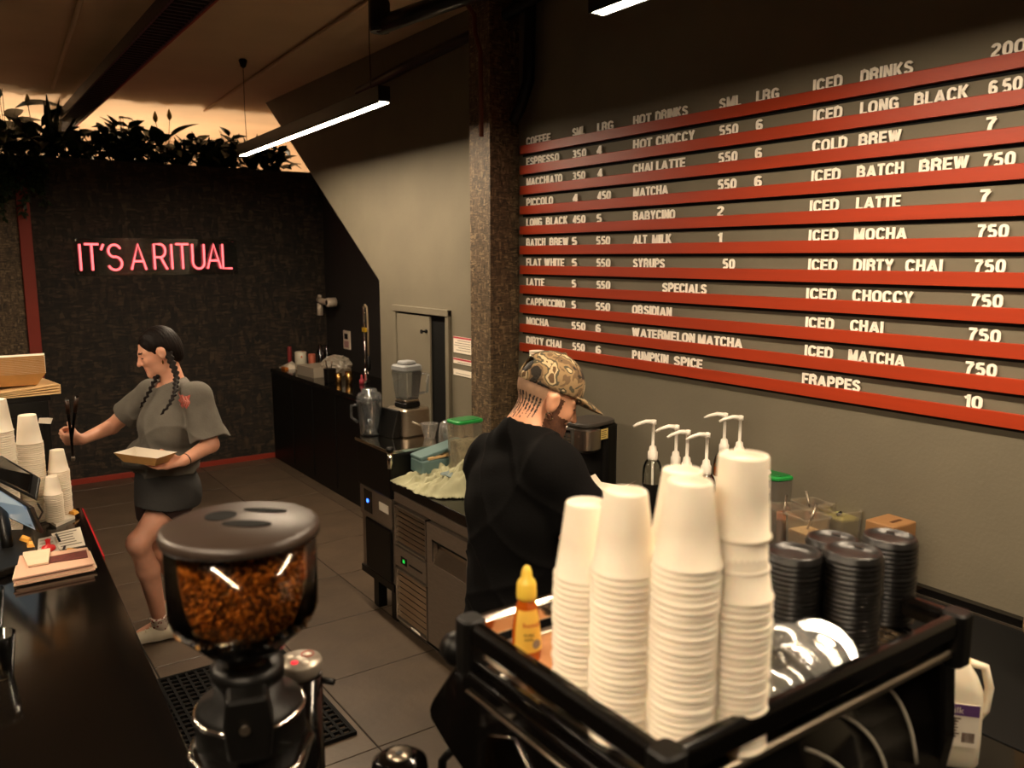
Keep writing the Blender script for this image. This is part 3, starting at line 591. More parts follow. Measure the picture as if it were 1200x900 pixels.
p = onZ(SZ, 330, 432); simple('paper_packet', 'white and orange paper packet at the far end of the sink counter', 'packet', p.x+.08, p.y, SZ, [('wrap', MB().add([(-.08, -.1, 0), (.08, -.1, 0), (.09, .1, 0), (-.07, .1, 0), (-.02, -.05, .05), (.04, .04, .06)], [(0, 1, 4), (1, 2, 5, 4), (2, 3, 5), (3, 0, 4, 5), (3, 2, 1, 0)]), m['paperw']), ('orange_band', MB().box((-.085, -.105, .0), (-.05, .0, .02)), mat('orange_paper', 'b96a1c', .6))])
# spray tap
X_ = 2.95; y = yAt(429, X_, SZ); zt = zAt(X_, y, 357)
t = thing('spray_tap', 'chrome spring spray tap rising from the sink counter', 'tap', (X_, y, SZ)); H = zt-SZ
MB().lathe([(.028, 0), (.028, .02), (.016, .03), (.016, .12), (.01, .13)], seg=14).build('tap_body', m['chrome'], t)
MB().tube([(0, .0, .12), (0, 0, H*.6)], .009, 8).build('riser', m['chrome'], t)
k = MB(); pts = []
for i in range(220):
    a = i/219; z = H*.55+H*.42*a; pts.append((.013*math.cos(i*.9), .013*math.sin(i*.9), z))
k.tube(pts, .0032, 5); k.build('spring', m['chrome'], t)
MB().tube([(0, 0, H*.95), (-.0, -.02, H), (-.0, -.055, H*.97), (0, -.065, H*.8), (0, -.065, H*.35)], .008, 8).build('spray_hose', mat('beige_hose', 'a08c6e', .5), t)
MB().lathe([(.014, H*.18), (.02, H*.22), (.014, H*.36), (.001, H*.37)], (0, -.065, 0), 12).build('spray_head', m['black'], t)
MB().box((-.012, -.03, H*.66), (.012, .03, H*.71)).build('yellow_clip', mat('yellow_plastic', 'c9a21a', .5), t)
MB().tube([(0, -.01, .1), (-.02, -.07, .13), (-.03, -.12, .09)], .008, 8).build('spout', m['chrome'], t)
MB().lathe([(.03, -.005), (.03, .005)], (-.02, -.04, .06), 14, axis='X').build('valve_wheel', m['chrome'], t)
# white wall pipe fitting, switch
a = onX(3.2, 383, 368); t = thing('pipe_fitting', 'white plastic pipe fitting with open end on the dark alcove wall', 'pipe', (3.19, a.y, a.z)); 
wp = mat('white_pvc', 'd8c8b4', .4); d = onX(3.2, 400, 354)-a; Hh = .11
MB().tube([(-.06, 0, -.01), (-.06, 0, Hh)], .028, 12).build('lower_elbow', wp, t)
MB().tube([(-.06, .02, Hh+.035), (-.06, -.06, Hh+.02), (-.08, d.y, d.z)], .03, 12).build('cross_pipe', wp, t)
k = MB(); k.lathe([(.026, -.05), (.042, -.05), (.045, -.035), (.045, .04), (.026, .04)], (-.09, d.y, d.z), 16, axis='X'); k.build('socket_end', wp, t)
MB().lathe([(.026, -.052), (.001, -.052), (.001, -.048)], (-.09, d.y, d.z), 16, axis='X').build('socket_bore', m['black'], t)
MB().tube([(-.06, .06, Hh+.07), (-.06, -.02, Hh+.07)], .014, 10).build('valve_lever', wp, t)
MB().tube([(-.06, .0, Hh), (0, 0, Hh)], .02, 10).build('wall_stub', wp, t)
a, b = onX(3.195, 403, 387), onX(3.195, 411, 410)
t = thing('wall_switch', 'pale wall switch plate on the dark alcove wall', 'switch', (3.196, (a.y+b.y)/2, (a.z+b.z)/2)); hy, hz = abs(a.y-b.y)/2, abs(a.z-b.z)/2
MB().box((-.01, -hy, -hz), (0.003, hy, hz)).build('plate', wp, t, bev=.003)
MB().box((-.016, -hy*.5, 0.01), (-.009, hy*.5, hz*.7)).build('rocker', m['black'], t, bev=.002)
MB().box((-.012, -hy*.7, -hz*.8), (-.0095, hy*.7, -hz*.1)).build('pink_label', mat('pink_label', 'b08a88', .7), t)
ORD = 'first second third fourth fifth sixth seventh eighth ninth tenth eleventh twelfth thirteenth fourteenth fifteenth sixteenth seventeenth eighteenth nineteenth twentieth'.split()
ORD += ['twenty-'+x for x in ORD[:9]]+['thirtieth']+['thirty-'+x for x in ORD[:9]]+['fortieth']+['forty-'+x for x in ORD[:9]]
# ================================================================== ESPRESSO MACHINE
MX0, MX1, MY0, MY1, MZ = .668, 1.34, .635, 1.075, 1.365
TZ = 1.31
t = thing('espresso_machine', 'large glossy black espresso machine with railed cup tray on top', 'coffee machine', (0, 0, 0))
MB().box((MX0+.05, MY0+.05, BZ+.09), (MX1-.04, MY1-.05, TZ-.02)).build('body', m['black'], t, bev=.01)
tray = MB().box((MX0+.01, MY0+.01, TZ-.022), (MX1-.01, MY1-.01, TZ-.006)).build('cup_tray', m['steel'], t)
k = MB()
for i in range(30):
    x = MX0+.03+i*.0212; k.box((x, MY0+.03, TZ-.006), (x+.007, MY1-.03, TZ))
for j in range(20):
    y = MY0+.03+j*.0195; k.box((MX0+.03, y, TZ-.0058), (MX1-.03, y+.004, TZ-.0004))
tag(k.build('tray_grid', m['chrome'], t), kind='stuff')
def rail(a, b, mt, w=.013, h=.017, name='rail'):
    a, b = V(a), V(b); d = (b-a).normalized(); n_ = V((-d.y, d.x, 0))*w
    rings = []
    for p in (a, b): rings.append([tuple(p+n_*x+V((0, 0, z))) for x, z in ((-1, -h), (1, -h), (1, h*.6), (.45, h), (-.45, h), (-1, h*.6))])
    return MB().loft(rings, 0, True, True, False).build(name, mt, t, bev=.002)
cs = [(MX0, MY0), (MX0, MY1), (MX1, MY1), (MX1, MY0)]
zr = MZ-.012
for i in range(4):
    a, b = cs[i], cs[(i+1) % 4]
    rail((*a, zr), (*b, zr), m['chrome'] if i == 1 else m['blackgloss'])
    rail((*a, TZ-.005), (*b, TZ-.005), m['steel'] if i in (1, 3) else m['blackgloss'], .008, .006, 'lower_rail')
for x, y in cs:
    MB().rbox((x-.021, y-.021, TZ-.03), (x+.021, y+.021, MZ+.008), .012).build('corner_post', m['black'], t)
# smoked guard glass between rails at the back
MB().box((MX0+.02, MY0-.002, TZ+.002), (MX1-.02, MY0+.002, zr-.015)).build('guard_glass', m['smoke'], t)
# side panels with swept profile
def side(x0, x1, nm):
    poly = [(MY0+.02, BZ+.06), (MY0-.01, 1.15), (MY0+.0, TZ-.02), (MY1-.02, TZ-.02), (MY1+.01, TZ-.01), (1.175, 1.19), (1.19, 1.165), (1.185, 1.145), (1.14, 1.125), (1.06, 1.10), (MY1-.08, 1.0), (MY1-.12, BZ+.06)]
    return MB().prism(poly, x0, x1).build(nm, m['blackgloss'], t, bev=.006)
sp = side(MX0-.018, MX0+.03, 'side_panel'); side(MX1-.03, MX1+.012, 'side_panel')
# thin smoked pane and oval emblem on the near side panel
k = MB(); k.prism([(.90, 1.13), (.86, 1.19), (.92, 1.245), (.99, 1.215), (1.0, 1.16), (.95, 1.12)], MX0-.024, MX0-.0185); k.build('side_pane', m['smoke'], sp)
q = [(MX0-.02, y, z) for y, z in ((.90, 1.13), (.86, 1.19), (.92, 1.245), (.99, 1.215), (1.0, 1.16))]; MB().tube(q, .0018, 6).build('pane_rim', m['chrome'], sp)
k = MB(); k.tube([(MX0-.021, .76+.035*math.cos(a), 1.175+.018*math.sin(a)) for a in [2*math.pi*i/20 for i in range(21)]], .003, 6); k.build('oval_emblem', m['chrome'], sp)
k = MB(); k.tube([(MX0-.021, .76+.02*math.cos(a), 1.175+.009*math.sin(a*2)) for a in [2*math.pi*i/20 for i in range(18)]], .002, 6); k.build('emblem_script', m['chrome'], sp)
k = MB(); k.tube([(MX0-.021, .68+.035*math.cos(a), 1.29+.014*math.sin(a)) for a in [2*math.pi*i/20 for i in range(21)]], .0025, 6); k.build('oval_emblem', m['chrome'], sp)
MB().tube([(MX0-.021, MY0+.05, TZ-.05), (MX0-.021, MY1-.02, TZ-.05)], .003, 6).build('trim_line', m['steel'], sp)
# curved back cover with pale arcs
rings = []
for x in (MX0+.03, MX1-.03):
    rings.append([(x, MY0+.06-.075*math.sin(a), TZ-.03-.36*(1-math.cos(a))/1.0*.9) for a in [math.pi/2*i/8 for i in range(9)]]+[(x, MY0+.08, BZ+.08), (x, MY0+.1, TZ-.03)])
bc = MB().loft(rings, 0, True, True, True).build('back_cover', m['blackgloss'], t)
cream = mat('pale_cream', 'a39c8e', .5)  # one pale tone for the thin arcs across the back cover
def backpt(x, q):
    a = math.pi/2*q; return (x, MY0+.06-.0765*math.sin(a)-.001, TZ-.03-.324*(1-math.cos(a)))
for x0, x1, q0, q1 in ((1.20, 1.24, .15, .62), (1.07, 1.16, .2, .66), (.98, 1.09, .3, .7), (.96, 1.06, .45, .72), (.95, 1.05, .52, .76)):
    k = MB(); pts = [backpt(x0+(x1-x0)*math.sin(math.pi/2*i/8), q0+(q1-q0)*i/8) for i in range(9)]
    k.tube(pts, .0032, 6); k.build('pale_arc', cream, bc)
MB().tube([(.98, MY0-.01, 1.02), (1.33, MY0-.01, 1.02)], .007, 8).build('chrome_bar', m['chrome'], t)
for x in (MX0+.08, MX1-.08):
    for y in (MY0+.09, MY1-.09): MB().lathe([(.026, 0), (.026, .02), (.018, .03), (.018, .1)], (x, y, BZ+.001), 14).build('leg', m['chrome'], t)
# barista side: group heads, steam knob, wands, drip tray
MB().box((MX0+.06, MY1-.05, 1.13), (MX1-.05, MY1+.04, 1.29)).build('front_fascia', m['blackgloss'], t, bev=.01)
MB().box((MX0+.04, MY1-.1, BZ+.06), (MX1-.04, MY1+.09, BZ+.12)).build('drip_tray', m['steel'], t, bev=.004)
for x in (.85, 1.14):
    MB().lathe([(.035, 0), (.038, .05), (.03, .07)], (x, MY1+.03, 1.06), 16).build('group_head', m['chrome'], t)
    MB().tube([(x, MY1+.03, 1.05), (x, MY1+.08, 1.045), (x, MY1+.19, 1.03)], [.03, .012, .014], 10).build('portafilter', m['black'], t)
kn = MB(); kn.lathe([(.008, -.01), (.026, 0), (.03, .012), (.026, .035), (.012, .045)], (0, 0, 0), 14, axis='Y'); o = kn.build('steam_knob', m['black'], t); o.location = (MX0+.02, MY1+.06, 1.28)
kn = o.copy(); C.objects.link(kn); kn.location = (MX1-.04, MY1+.06, 1.28)
MB().tube([(MX0-.0, MY1+.05, 1.12), (MX0-.01, MY1+.08, 1.08), (MX0-.012, MY1+.085, .99)], .008, 8).build('steam_wand', m['black'], t)
MB().tube([(MX0-.02, MY1-.05, 1.06), (MX0-.02, MY1-.1, 1.03), (MX0-.015, MY1-.22, .98)], .02, 10).build('rubber_grip', m['black'], t)
# ================================================================== PAPER CUPS
def cup_mesh(rr, rb, h, name='paper_cup', mt=None):
    """upturned cup: rolled rim at z=0, base up"""
    k = MB(); w_ = .0008
    prof = [(rr-.002, .001), (rr+.0005, .0), (rr+.003, .002), (rr+.0025, .005), (rr, .006), (rb+(rr-rb)*.5, h*.5), (rb, h-.002), (rb-.001, h), (rb-.003, h), (rb-.0035, h-.006), (.001, h-.006)]
    k.lathe(prof, seg=28)
    prof = [(rr-.002, .001), (rb-.003, h-.008), (.001, h-.009)]
    k.lathe(prof, seg=20)
    me = k.build(name, mt or m['paper']); return me
def stack(x, y, z, n, pitch, proto, label_top, label_rest, group, lean=(0, 0), up=False, jit=.0012):
    for i in range(n):
        o = proto.copy(); C.objects.link(o)
        o.location = (x+lean[0]*i*pitch+rnd.uniform(-jit, jit), y+lean[1]*i*pitch+rnd.uniform(-jit, jit), z+i*pitch+(proto['h'] if up else 0))
        o.rotation_euler = (R(180) if up else 0, 0, rnd.uniform(0, 6.28))
        k = n-1-i; tag(o, label_top if k == 0 else '%s paper cup from the top of the %s' % (ORD[k], label_rest), 'cup', group)
cupL = cup_mesh(.0425, .0285, .108); cupL['h'] = .108
STK = [((.723, .856), 585, 649, 'leftmost stack on the espresso machine'),
       ((.715, .766), 572, 641, 'second stack from the left on the machine'),
       ((.752, .692), 560, 640, 'frontmost stack at the machine corner'),
       ((.845, .792), 547, 640, 'stack half hidden behind the frontmost one')]
PI_ = .0088
for (x, y), vt, vr, nm in STK:
    zt = zAt(x, y, vt+3); n = int(round((zt-.108-TZ)/PI_))+1; pt = (zt-.108-TZ-.001)/(n-1)
    stack(x, y, TZ+.001, n, pt, cupL, 'topmost white paper cup of the '+nm, nm, 'cups of the '+nm)
x, y = .825, .668
zt = zAt(x, y, 690); nm = 'right hand stack under two taller cups'
n = int(round((zt-TZ)/PI_)); stack(x, y, TZ+.001, n, (zt-TZ)/n, cupL, 'paper cup just under the two taller cups of the right hand stack', nm, 'cups of the '+nm)
z2 = zAt(x, y, 533)
for i, lab in enumerate(('taller white paper cup crowning the right hand stack', 'taller paper cup second from the top, only its lower wall showing')):
    big = cup_mesh(.0365, .0315, .107) if i == 0 else big.copy()
    if i: C.objects.link(big)
    big.location = (x+.0, y, z2-.107-i*.042); tag(big, lab, 'cup')
bpy.data.objects.remove(cupL)
# ================================================================== LIDS
def lid_mesh():
    k = MB(); k.lathe([(.044, 0), (.0468, .0005), (.0475, .004), (.045, .006), (.0445, .012), (.0425, .0145), (.039, .0145), (.0375, .010), (.012, .0095), (.001, .0095)], seg=28)
    k.lathe([(.044, 0), (.0425, .009), (.001, .006)], seg=14)
    k.rbox((-.008, .024, .0095), (.008, .034, .0125), .003)
    return k.build('sipper_lid', m['lidblack'])
ld = lid_mesh()
LS = [(.80, 930, 646, 'front left black stack'), (.855, 976, 630, 'rear black stack between two others'),
      (.735, 1000, 645, 'middle front black stack'), (.765, 1043, 628, 'right hand black stack, the tallest')]
for Yl, u, v, nm in LS:
    q = onY(Yl, u, v); n = int(round((q.z-.0145-TZ)/.0078)); pt = (q.z-.0145-TZ)/(n-1)
    for i in range(n):
        o = ld.copy(); C.objects.link(o); o.location = (q.x+rnd.uniform(-.001, .001), Yl+rnd.uniform(-.001, .001), TZ+.001+i*pt); o.rotation_euler = (0, 0, rnd.uniform(0, 6.28))
        k = n-1-i; tag(o, ('topmost sipper lid of the ' if k == 0 else ORD[k]+' sipper lid from the top of the ')+nm, 'lid', 'lids of the '+nm)
bpy.data.objects.remove(ld)
# a black mug with handle behind the fourth stack
x, y = .95, .93; t = thing('black_mug', 'black mug with ring handle behind the fourth cup stack', 'mug', (x, y, TZ+.001))
MB().lathe([(.03, 0), (.036, .003), (.038, .08), (.035, .08), (.033, .006), (.001, .005)], seg=20).build('body', m['lidblack'], t)
MB().tube([(.036, 0, .065), (.06, 0, .06), (.062, 0, .03), (.037, 0, .015)], .005, 8).build('handle', m['lidblack'], t)
# clear dome lids
def dome():
    k = MB(); k.lathe([(.046, 0), (.049, .001), (.049, .004), (.046, .006), (.044, .012), (.040, .028), (.028, .040), (.014, .044), (.012, .043), (.027, .038), (.039, .027), (.043, .011)], seg=26)
    return k.build('plastic_dome', m['clearshiny'])
dm = dome()
DL = [(965, 764, 1.345, 50, -35, 'largest clear dome lid, tilted rim up before the black lids'), (955, 782, 1.325, 15, 30, 'clear dome lid lying under the tilted one'),
      (932, 792, 1.345, 60, 80, 'clear dome lid on its side in the middle of the heap'), (905, 812, 1.325, 12, 0, 'clear dome lid beside the foot of the right hand cup stack'), (918, 772, 1.355, 40, 140, 'clear dome lid at the top of the loose heap'),
      (925, 818, 1.318, 35, 200, 'clear dome lid against the front rail'), (900, 790, 1.335, 70, 20, 'clear dome lid leaning on the right hand cup stack'), (932, 800, 1.33, 75, -60, 'clear dome lid standing on edge near the front rail')]
for i, (u, v, z, rx, rz, lab) in enumerate(DL):
    o = dm.copy(); C.objects.link(o); o.location = onZ(z, u, v); o.rotation_euler = (R(rx if i else 218), 0, R(rz if i else -25)); o.scale = (1.12 if i else 1.2,)*3; tag(o, lab, 'lid')
for i in range(7):
    o = dm.copy(); C.objects.link(o); o.location = (1.0, .80, TZ+.002+i*.0095); o.scale = (.85,)*3; tag(o, ('topmost clear lid of the' if i == 6 else ORD[6-i]+' clear lid from the top of the')+' upright stack behind the clear heap', 'lid', 'upright clear lid stack')
bpy.data.objects.remove(dm)
# ================================================================== HONEY BOTTLE, CLOTH
x, y = .722, .995
t = thing('honey_bottle', 'squeezy honey bottle with yellow cap and curved yellow label', 'bottle', (x, y, TZ+.004), R(20))
hon = mat('amber_honey', 'b4520e', .12, coat=.4); yc = mat('yellow_cap', 'e8c247', .4)
MB().lathe([(.020, 0), (.0235, .004), (.0235, .03), (.022, .06), (.018, .09), (.013, .104), (.013, .11)], seg=24).build('bottle_body', hon, t)
MB().lathe([(.0155, .106), (.016, .112), (.0155, .13), (.013, .136), (.009, .14), (.0085, .15), (.005, .158), (.001, .16)], seg=20).build('cap', yc, t)
k = MB(); rings = []
for i, z in enumerate((.025, .035, .05, .065, .08, .092)):
    r = {0: .0241, 1: .0240, 2: .0233, 3: .0222, 4: .0204, 5: .0180}[i]; a0, a1 = R(165), R(300-5*i)
    rings.append([(r*math.cos(a0+(a1-a0)*j/12), r*math.sin(a0+(a1-a0)*j/12), z) for j in range(13)])
k.loft(rings, 0, False, False, True); lb = k.build('label_wrap', mat('yellow_label', 'e6b74a', .5), t)
def wraptext(parent, txt, rad, z, a0, size, mt, name='label_text', dr=.0006):
    fc = bpy.data.curves.new('txt', 'FONT'); fc.body = txt; fc.size = size; fc.offset = size*.02; fc.resolution_u = 1; f_ = bpy.data.objects.new('txt', fc); C.objects.link(f_)
    bpy.context.view_layer.update(); me = bpy.data.meshes.new_from_object(f_.evaluated_get(bpy.context.evaluated_depsgraph_get())); bpy.data.objects.remove(f_)
    for v_ in me.vertices:
        a = a0+v_.co.x/rad; zz = z+v_.co.y; v_.co = ((rad+dr)*math.cos(a), (rad+dr)*math.sin(a), zz)
    me.materials.clear(); me.materials.append(mt); me.name = name
    o = bpy.data.objects.new(name, me); C.objects.link(o); o.parent = parent; return o
redp = mat('red_ink', 'b8301c', .5); brp = mat('brown_ink', '4a2a14', .5)
wraptext(lb, 'honey', .0218, .066, R(200), .012, redp)
wraptext(lb, 'PURE\n100%', .0240, .052, R(205), .007, brp)
k = MB(); k.lathe([(.0075, 0), (.0075, .0012)], (0, 0, 0), 16, axis='Y'); o = k.build('round_seal', mat('grey_seal', '8a7a6a', .5), lb); o.location = (.0249*math.cos(R(255)), .0249*math.sin(R(255)), .038); o.rotation_euler = (0, 0, R(-15))
def xycloth(name, P, zb, mt, label, amp, seed, res=30, fold=12, cat='cloth', slope=None):
    from mathutils import noise as nz
    cx = sum(p[0] for p in P)/len(P); cyy = sum(p[1] for p in P)/len(P)
    x0, x1 = min(p[0] for p in P), max(p[0] for p in P); y0, y1 = min(p[1] for p in P), max(p[1] for p in P)
    def sd(x, y):
        ins = False; dm = 9; n = len(P)
        for i in range(n):
            a, b = P[i], P[(i+1) % n]
            if (a[1] > y) != (b[1] > y) and x < (b[0]-a[0])*(y-a[1])/(b[1]-a[1])+a[0]: ins = not ins
            vx, vy = b[0]-a[0], b[1]-a[1]; tt = max(0, min(1, ((x-a[0])*vx+(y-a[1])*vy)/(vx*vx+vy*vy))); dm = min(dm, math.hypot(x-a[0]-tt*vx, y-a[1]-tt*vy))
        return dm if ins else -dm
    k = MB(); idx = {}; n = res; vs = []; fs = []
    for i in range(n+1):
        for j in range(n+1):
            x, y = x0+(x1-x0)*i/n, y0+(y1-y0)*j/n; d = sd(x, y)+.012*nz.noise(V((x*25, y*25, seed)))
            if d < -.003: continue
            w1 = nz.noise(V((x*5, y*5, seed+3)))
            f = nz.noise(V((x*fold+2*w1, y*fold*.35, seed)))+.4*nz.noise(V((x*fold*2.3, y*fold*2.0, seed+9)))
            f2 = abs(nz.noise(V((x*fold*.9+3*w1, y*fold*1.3, seed+20))))
            a = amp*(slope(x, y) if slope else 1)
            idx[i, j] = len(vs); vs.append((x-cx, y-cyy, max(.003, .006+a*max(0, min(1, d*16))*(.35+.5*f+1.5*max(0, .38-f2)-.5*max(0, .12-abs(f))))))
    nt = len(vs); vs += [(a, b, max(0, c-.004)) for a, b, c in vs]; ed = {}
    for i in range(n):
        for j in range(n):
            q = [idx.get(w_) for w_ in ((i, j), (i+1, j), (i+1, j+1), (i, j+1))]
            if None in q: continue
            fs.append(q); fs.append([a+nt for a in q][::-1])
            for a, b in zip(q, q[1:]+q[:1]):
                if (b, a) in ed: del ed[b, a]
                else: ed[a, b] = 1
    for a, b in ed: fs.append([b, a, a+nt, b+nt])
    k.add(vs, fs, 0, True); o = k.build(name, mt, loc=(cx, cyy, zb+.0005)); return tag(o, label, cat)
xycloth('brown_cloth', [(.69, .89), (.71, 1.05), (.86, 1.05), (.84, .9)], TZ, mat('tan_cloth', 'b07a4c', .85, v=.1, b=.2), 'folded tan cloth under and behind the honey bottle', .02, 3, 24, 14)
xycloth('white_rag', [(.70, .86), (.70, .905), (.82, .91), (.80, .86)], TZ, mat('white_rag', 'cfc6b6', .9, b=.2), 'small white rag between the honey bottle and the first cup stack', .015, 5, 18, 20)
# ================================================================== MILK JUG
x, y = 1.715, .80
t = thing('milk_bottle', 'translucent two litre milk bottle with purple label beside the machine', 'bottle', (x, y, BZ+.001), R(-50))
mp_ = mat('milk_plastic', 'ece0c8', .4, sss=.2)
k = MB(); rings = []
for z, w_, d_, cx_ in ((0, .044, .040, 0), (.01, .048, .045, 0), (.06, .049, .046, 0), (.13, .048, .045, 0), (.17, .046, .043, 0), (.20, .038, .037, -.004), (.225, .026, .026, -.008), (.24, .018, .018, -.01), (.255, .017, .017, -.01)):
    q = []
    for i in range(28):
        a = 2*math.pi*i/28; ca, sa = math.cos(a), math.sin(a); e_ = .55
        q.append((cx_+w_*abs(ca)**e_*(1 if ca > 0 else -1), d_*abs(sa)**e_*(1 if sa > 0 else -1), z))
    rings.append(q)
k.loft(rings); k.build('bottle_body', mp_, t)
MB().lathe([(.0195, .246), (.0195, .266), (.017, .269), (.001, .269)], (-.01, 0, 0), 20).build('cap', mat('magenta_cap', '9c1f5c', .4), t)
MB().tube([(.02, 0, .222), (.05, 0, .215), (.062, 0, .17), (.058, 0, .12), (.046, 0, .1)], .009, 10).build('handle', mp_, t)
# label on the face towards the camera
lbm = MB().box((-.034, -.0485, .055), (.034, -.0468, .150)).build('label', m['paperw'], t)
MB().box((-.034, -.0492, .125), (.034, -.0486, .150)).build('purple_band', mat('purple_ink', '5c3a72', .5), lbm)
MB().box((-.028, -.0492, .06), (-.014, -.0486, .068)).build('red_mark', redp, lbm)
k = MB()
for i in range(7): k.box((-.028, -.0492, .076+i*.0068), (-.004+rnd.uniform(-.006, .004), -.0487, .0785+i*.0068))
for i in range(9): k.box((.004+i*.0028, -.0492, .066), (.0052+i*.0028+rnd.uniform(0, .001), -.0487, .088))
tag(k.build('print_lines', brp, lbm), kind='stuff')
def flat(o, txt, loc, size, mt, rot, name='label_text', ext=.0003):
    fc = bpy.data.curves.new('txt', 'FONT'); fc.body = txt; fc.size = size; fc.extrude = ext; fc.resolution_u = 1; f_ = bpy.data.objects.new('txt', fc); C.objects.link(f_)
    bpy.context.view_layer.update(); me = bpy.data.meshes.new_from_object(f_.evaluated_get(bpy.context.evaluated_depsgraph_get())); bpy.data.objects.remove(f_)
    me.materials.clear(); me.materials.append(mt); me.name = name; q = bpy.data.objects.new(name, me); C.objects.link(q); q.parent = o; q.location = loc; q.rotation_euler = rot; return q
flat(lbm, 'Milk', (-.03, -.0495, .130), .02, m['paperw'], (R(90), 0, 0))
# patterned cloth below the machine end
pc = mat('black_white_weave', '141210', .8); N = pc.node_tree.nodes; L = pc.node_tree.links
ck = N.new('ShaderNodeTexVoronoi'); ck.inputs['Scale'].default_value = 70; tc = N.new('ShaderNodeTexCoord'); L.new(tc.outputs['Object'], ck.inputs[0])
rp = N.new('ShaderNodeValToRGB'); rp.color_ramp.elements[0].position = .3; rp.color_ramp.elements[0].color = lin('e6dccb'); rp.color_ramp.elements[1].position = .42; rp.color_ramp.elements[1].color = lin('0c0b0a'); L.new(ck.outputs['Distance'], rp.inputs[0]); L.new(rp.outputs[0], N['Principled BSDF'].inputs['Base Color'])
xycloth('patterned_cloth', [(1.42, .60), (1.44, .76), (1.64, .80), (1.66, .62)], BZ, pc, 'black cloth with white dots lying at the foot of the milk bottle', .012, 8, 24, 12)
# burlap sack at the right edge
bl = mat('burlap', '8a6f48', .95, v=.35, s=90, b=.8, bs=160)
bag = bmesh.new(); bmesh.ops.create_icosphere(bag, subdivisions=4, radius=1)
for v_ in bag.verts:
    d = 1+.12*nz.noise(v_.co*2.5); v_.co = V((v_.co.x*.13*d, v_.co.y*.13*d, max(0, .17+v_.co.z*.18*d)))
me = bpy.data.meshes.new('burlap_sack'); bag.to_mesh(me); me.materials.append(bl); me.polygons.foreach_set('use_smooth', [True]*len(me.polygons))
o = bpy.data.objects.new('burlap_sack', me); C.objects.link(o); o.location = (2.275, .765, BZ+.001); tag(o, 'rough burlap sack just entering the right edge of the view', 'sack')
# ================================================================== GRINDER
gx, gy = .352, 1.23
bpy.data.objects['front_bench'].location = (0, 0, 0)
GS = MB().box((-.3, .9, BZ-.04), (.495, 1.38, BZ)).build('grinder_shelf', m['blackgloss'], bev=.003); tag(GS, 'black shelf carrying the two coffee grinders', 'shelf')
MB().box((.2, .95, 0), (.45, 1.38, BZ-.04)).build('support', m['black'], GS)
t = thing('coffee_grinder', 'big coffee grinder with round smoked hopper full of beans', 'coffee grinder', (gx, gy, BZ), R(-18))
HZ = 1.55-BZ
lidm = mat('brown_grey_lid', '352a23', .38, v=.06)
k = MB(); k.lathe([(.106, HZ-.022), (.117, HZ-.02), (.119, HZ-.012), (.117, HZ-.004), (.11, HZ), (.001, HZ+.003)], seg=48); hl = k.build('hopper_lid', lidm, t)
def lidhole(a, r, rx, ry, rz, nm='lid_slot'):
    q = MB(); q.lathe([(1, 0), (1, .0012)], seg=20, sx=rx, sy_=ry); o = q.build(nm, m['blackmat'], hl); o.location = (r*math.cos(a), r*math.sin(a), HZ+.002); o.rotation_euler = (0, 0, rz)
lidhole(R(130), .045, .024, .024, R(10), 'lid_vent'); lidhole(R(300), .02, .038, .015, R(-20)); lidhole(R(50), .058, .036, .009, R(-25))
k = MB(); k.lathe([(.112, HZ-.022), (.112, HZ-.135), (.104, HZ-.155), (.055, HZ-.205), (.036, HZ-.215), (.034, HZ-.24), (.033, HZ-.24), (.035, HZ-.214), (.053, HZ-.203), (.102, HZ-.154), (.110, HZ-.134), (.110, HZ-.022)], seg=40)
k.build('hopper', m['smoke'], t)
# beans: many small ellipsoids lying in the hopper (nobody could count them)
bm1 = MB(); bean = [(.0, 0), (.55, .12), (.9, .4), (1, .5)]
bv = []; bf = []
def beanmesh(n):
    k = MB(); r_ = random.Random(3)
    base = []
    for (a, z) in ((0, -1), (45, 0)): pass
    for i in range(n):
        z = HZ-.206+.155*r_.random()**.8; zz = z-(HZ-.21)
        rmax = .03+min(1, zz/.055)*.072 if zz < .055 else .1065
        outer = r_.random() < .8
        if outer: r = rmax-.003-.012*r_.random()
        else: r = rmax*math.sqrt(r_.random()); z = HZ-.055+.006*r_.random()+.02*nz.noise(V((i*.01, 3, 1)))
        a = r_.random()*6.283; s1 = .0052*r_.uniform(.8, 1.15)
        M_ = MX.Translation((r*math.cos(a), r*math.sin(a), z)) @ Euler((r_.random()*6, r_.random()*6, r_.random()*6)).to_matrix().to_4x4() @ MX.Diagonal((s1, s1*.68, s1*.5, 1))
        k.T = M_; q = [(1, 0, 0), (-1, 0, 0), (0, 1, 0), (0, -1, 0), (0, 0, 1), (0, 0, -1), (.6, .6, .5), (-.6, .6, .5), (.6, -.6, .5), (-.6, -.6, .5)]
        k.add([(0, 0, .95)]+[(math.cos(j*1.047), math.sin(j*1.047), .3) for j in range(6)]+[(math.cos(j*1.047)*.9, math.sin(j*1.047)*.9, -.4) for j in range(6)]+[(0, 0, -.8)],
              [(0, 1+j, 1+(j+1) % 6) for j in range(6)]+[(1+j, 7+j, 7+(j+1) % 6, 1+(j+1) % 6) for j in range(6)]+[(13, 7+(j+1) % 6, 7+j) for j in range(6)], r_.randrange(3), True)
    k.T = MX(); return k
bmats = [mat('roasted_bean_%s' % a, c, .4) for a, c in (('light', 'bf8c4c'), ('mid', '96642e'), ('dark', '60401e'))]
tag(beanmesh(5200).build('coffee_beans', bmats, t), kind='stuff')
k = MB(); k.lathe([(.03, HZ-.208), (.045, HZ-.2), (.088, HZ-.158), (.094, HZ-.13), (.094, HZ-.07), (.001, HZ-.065)], seg=24); k.build('bean_core', bmats[2], t)
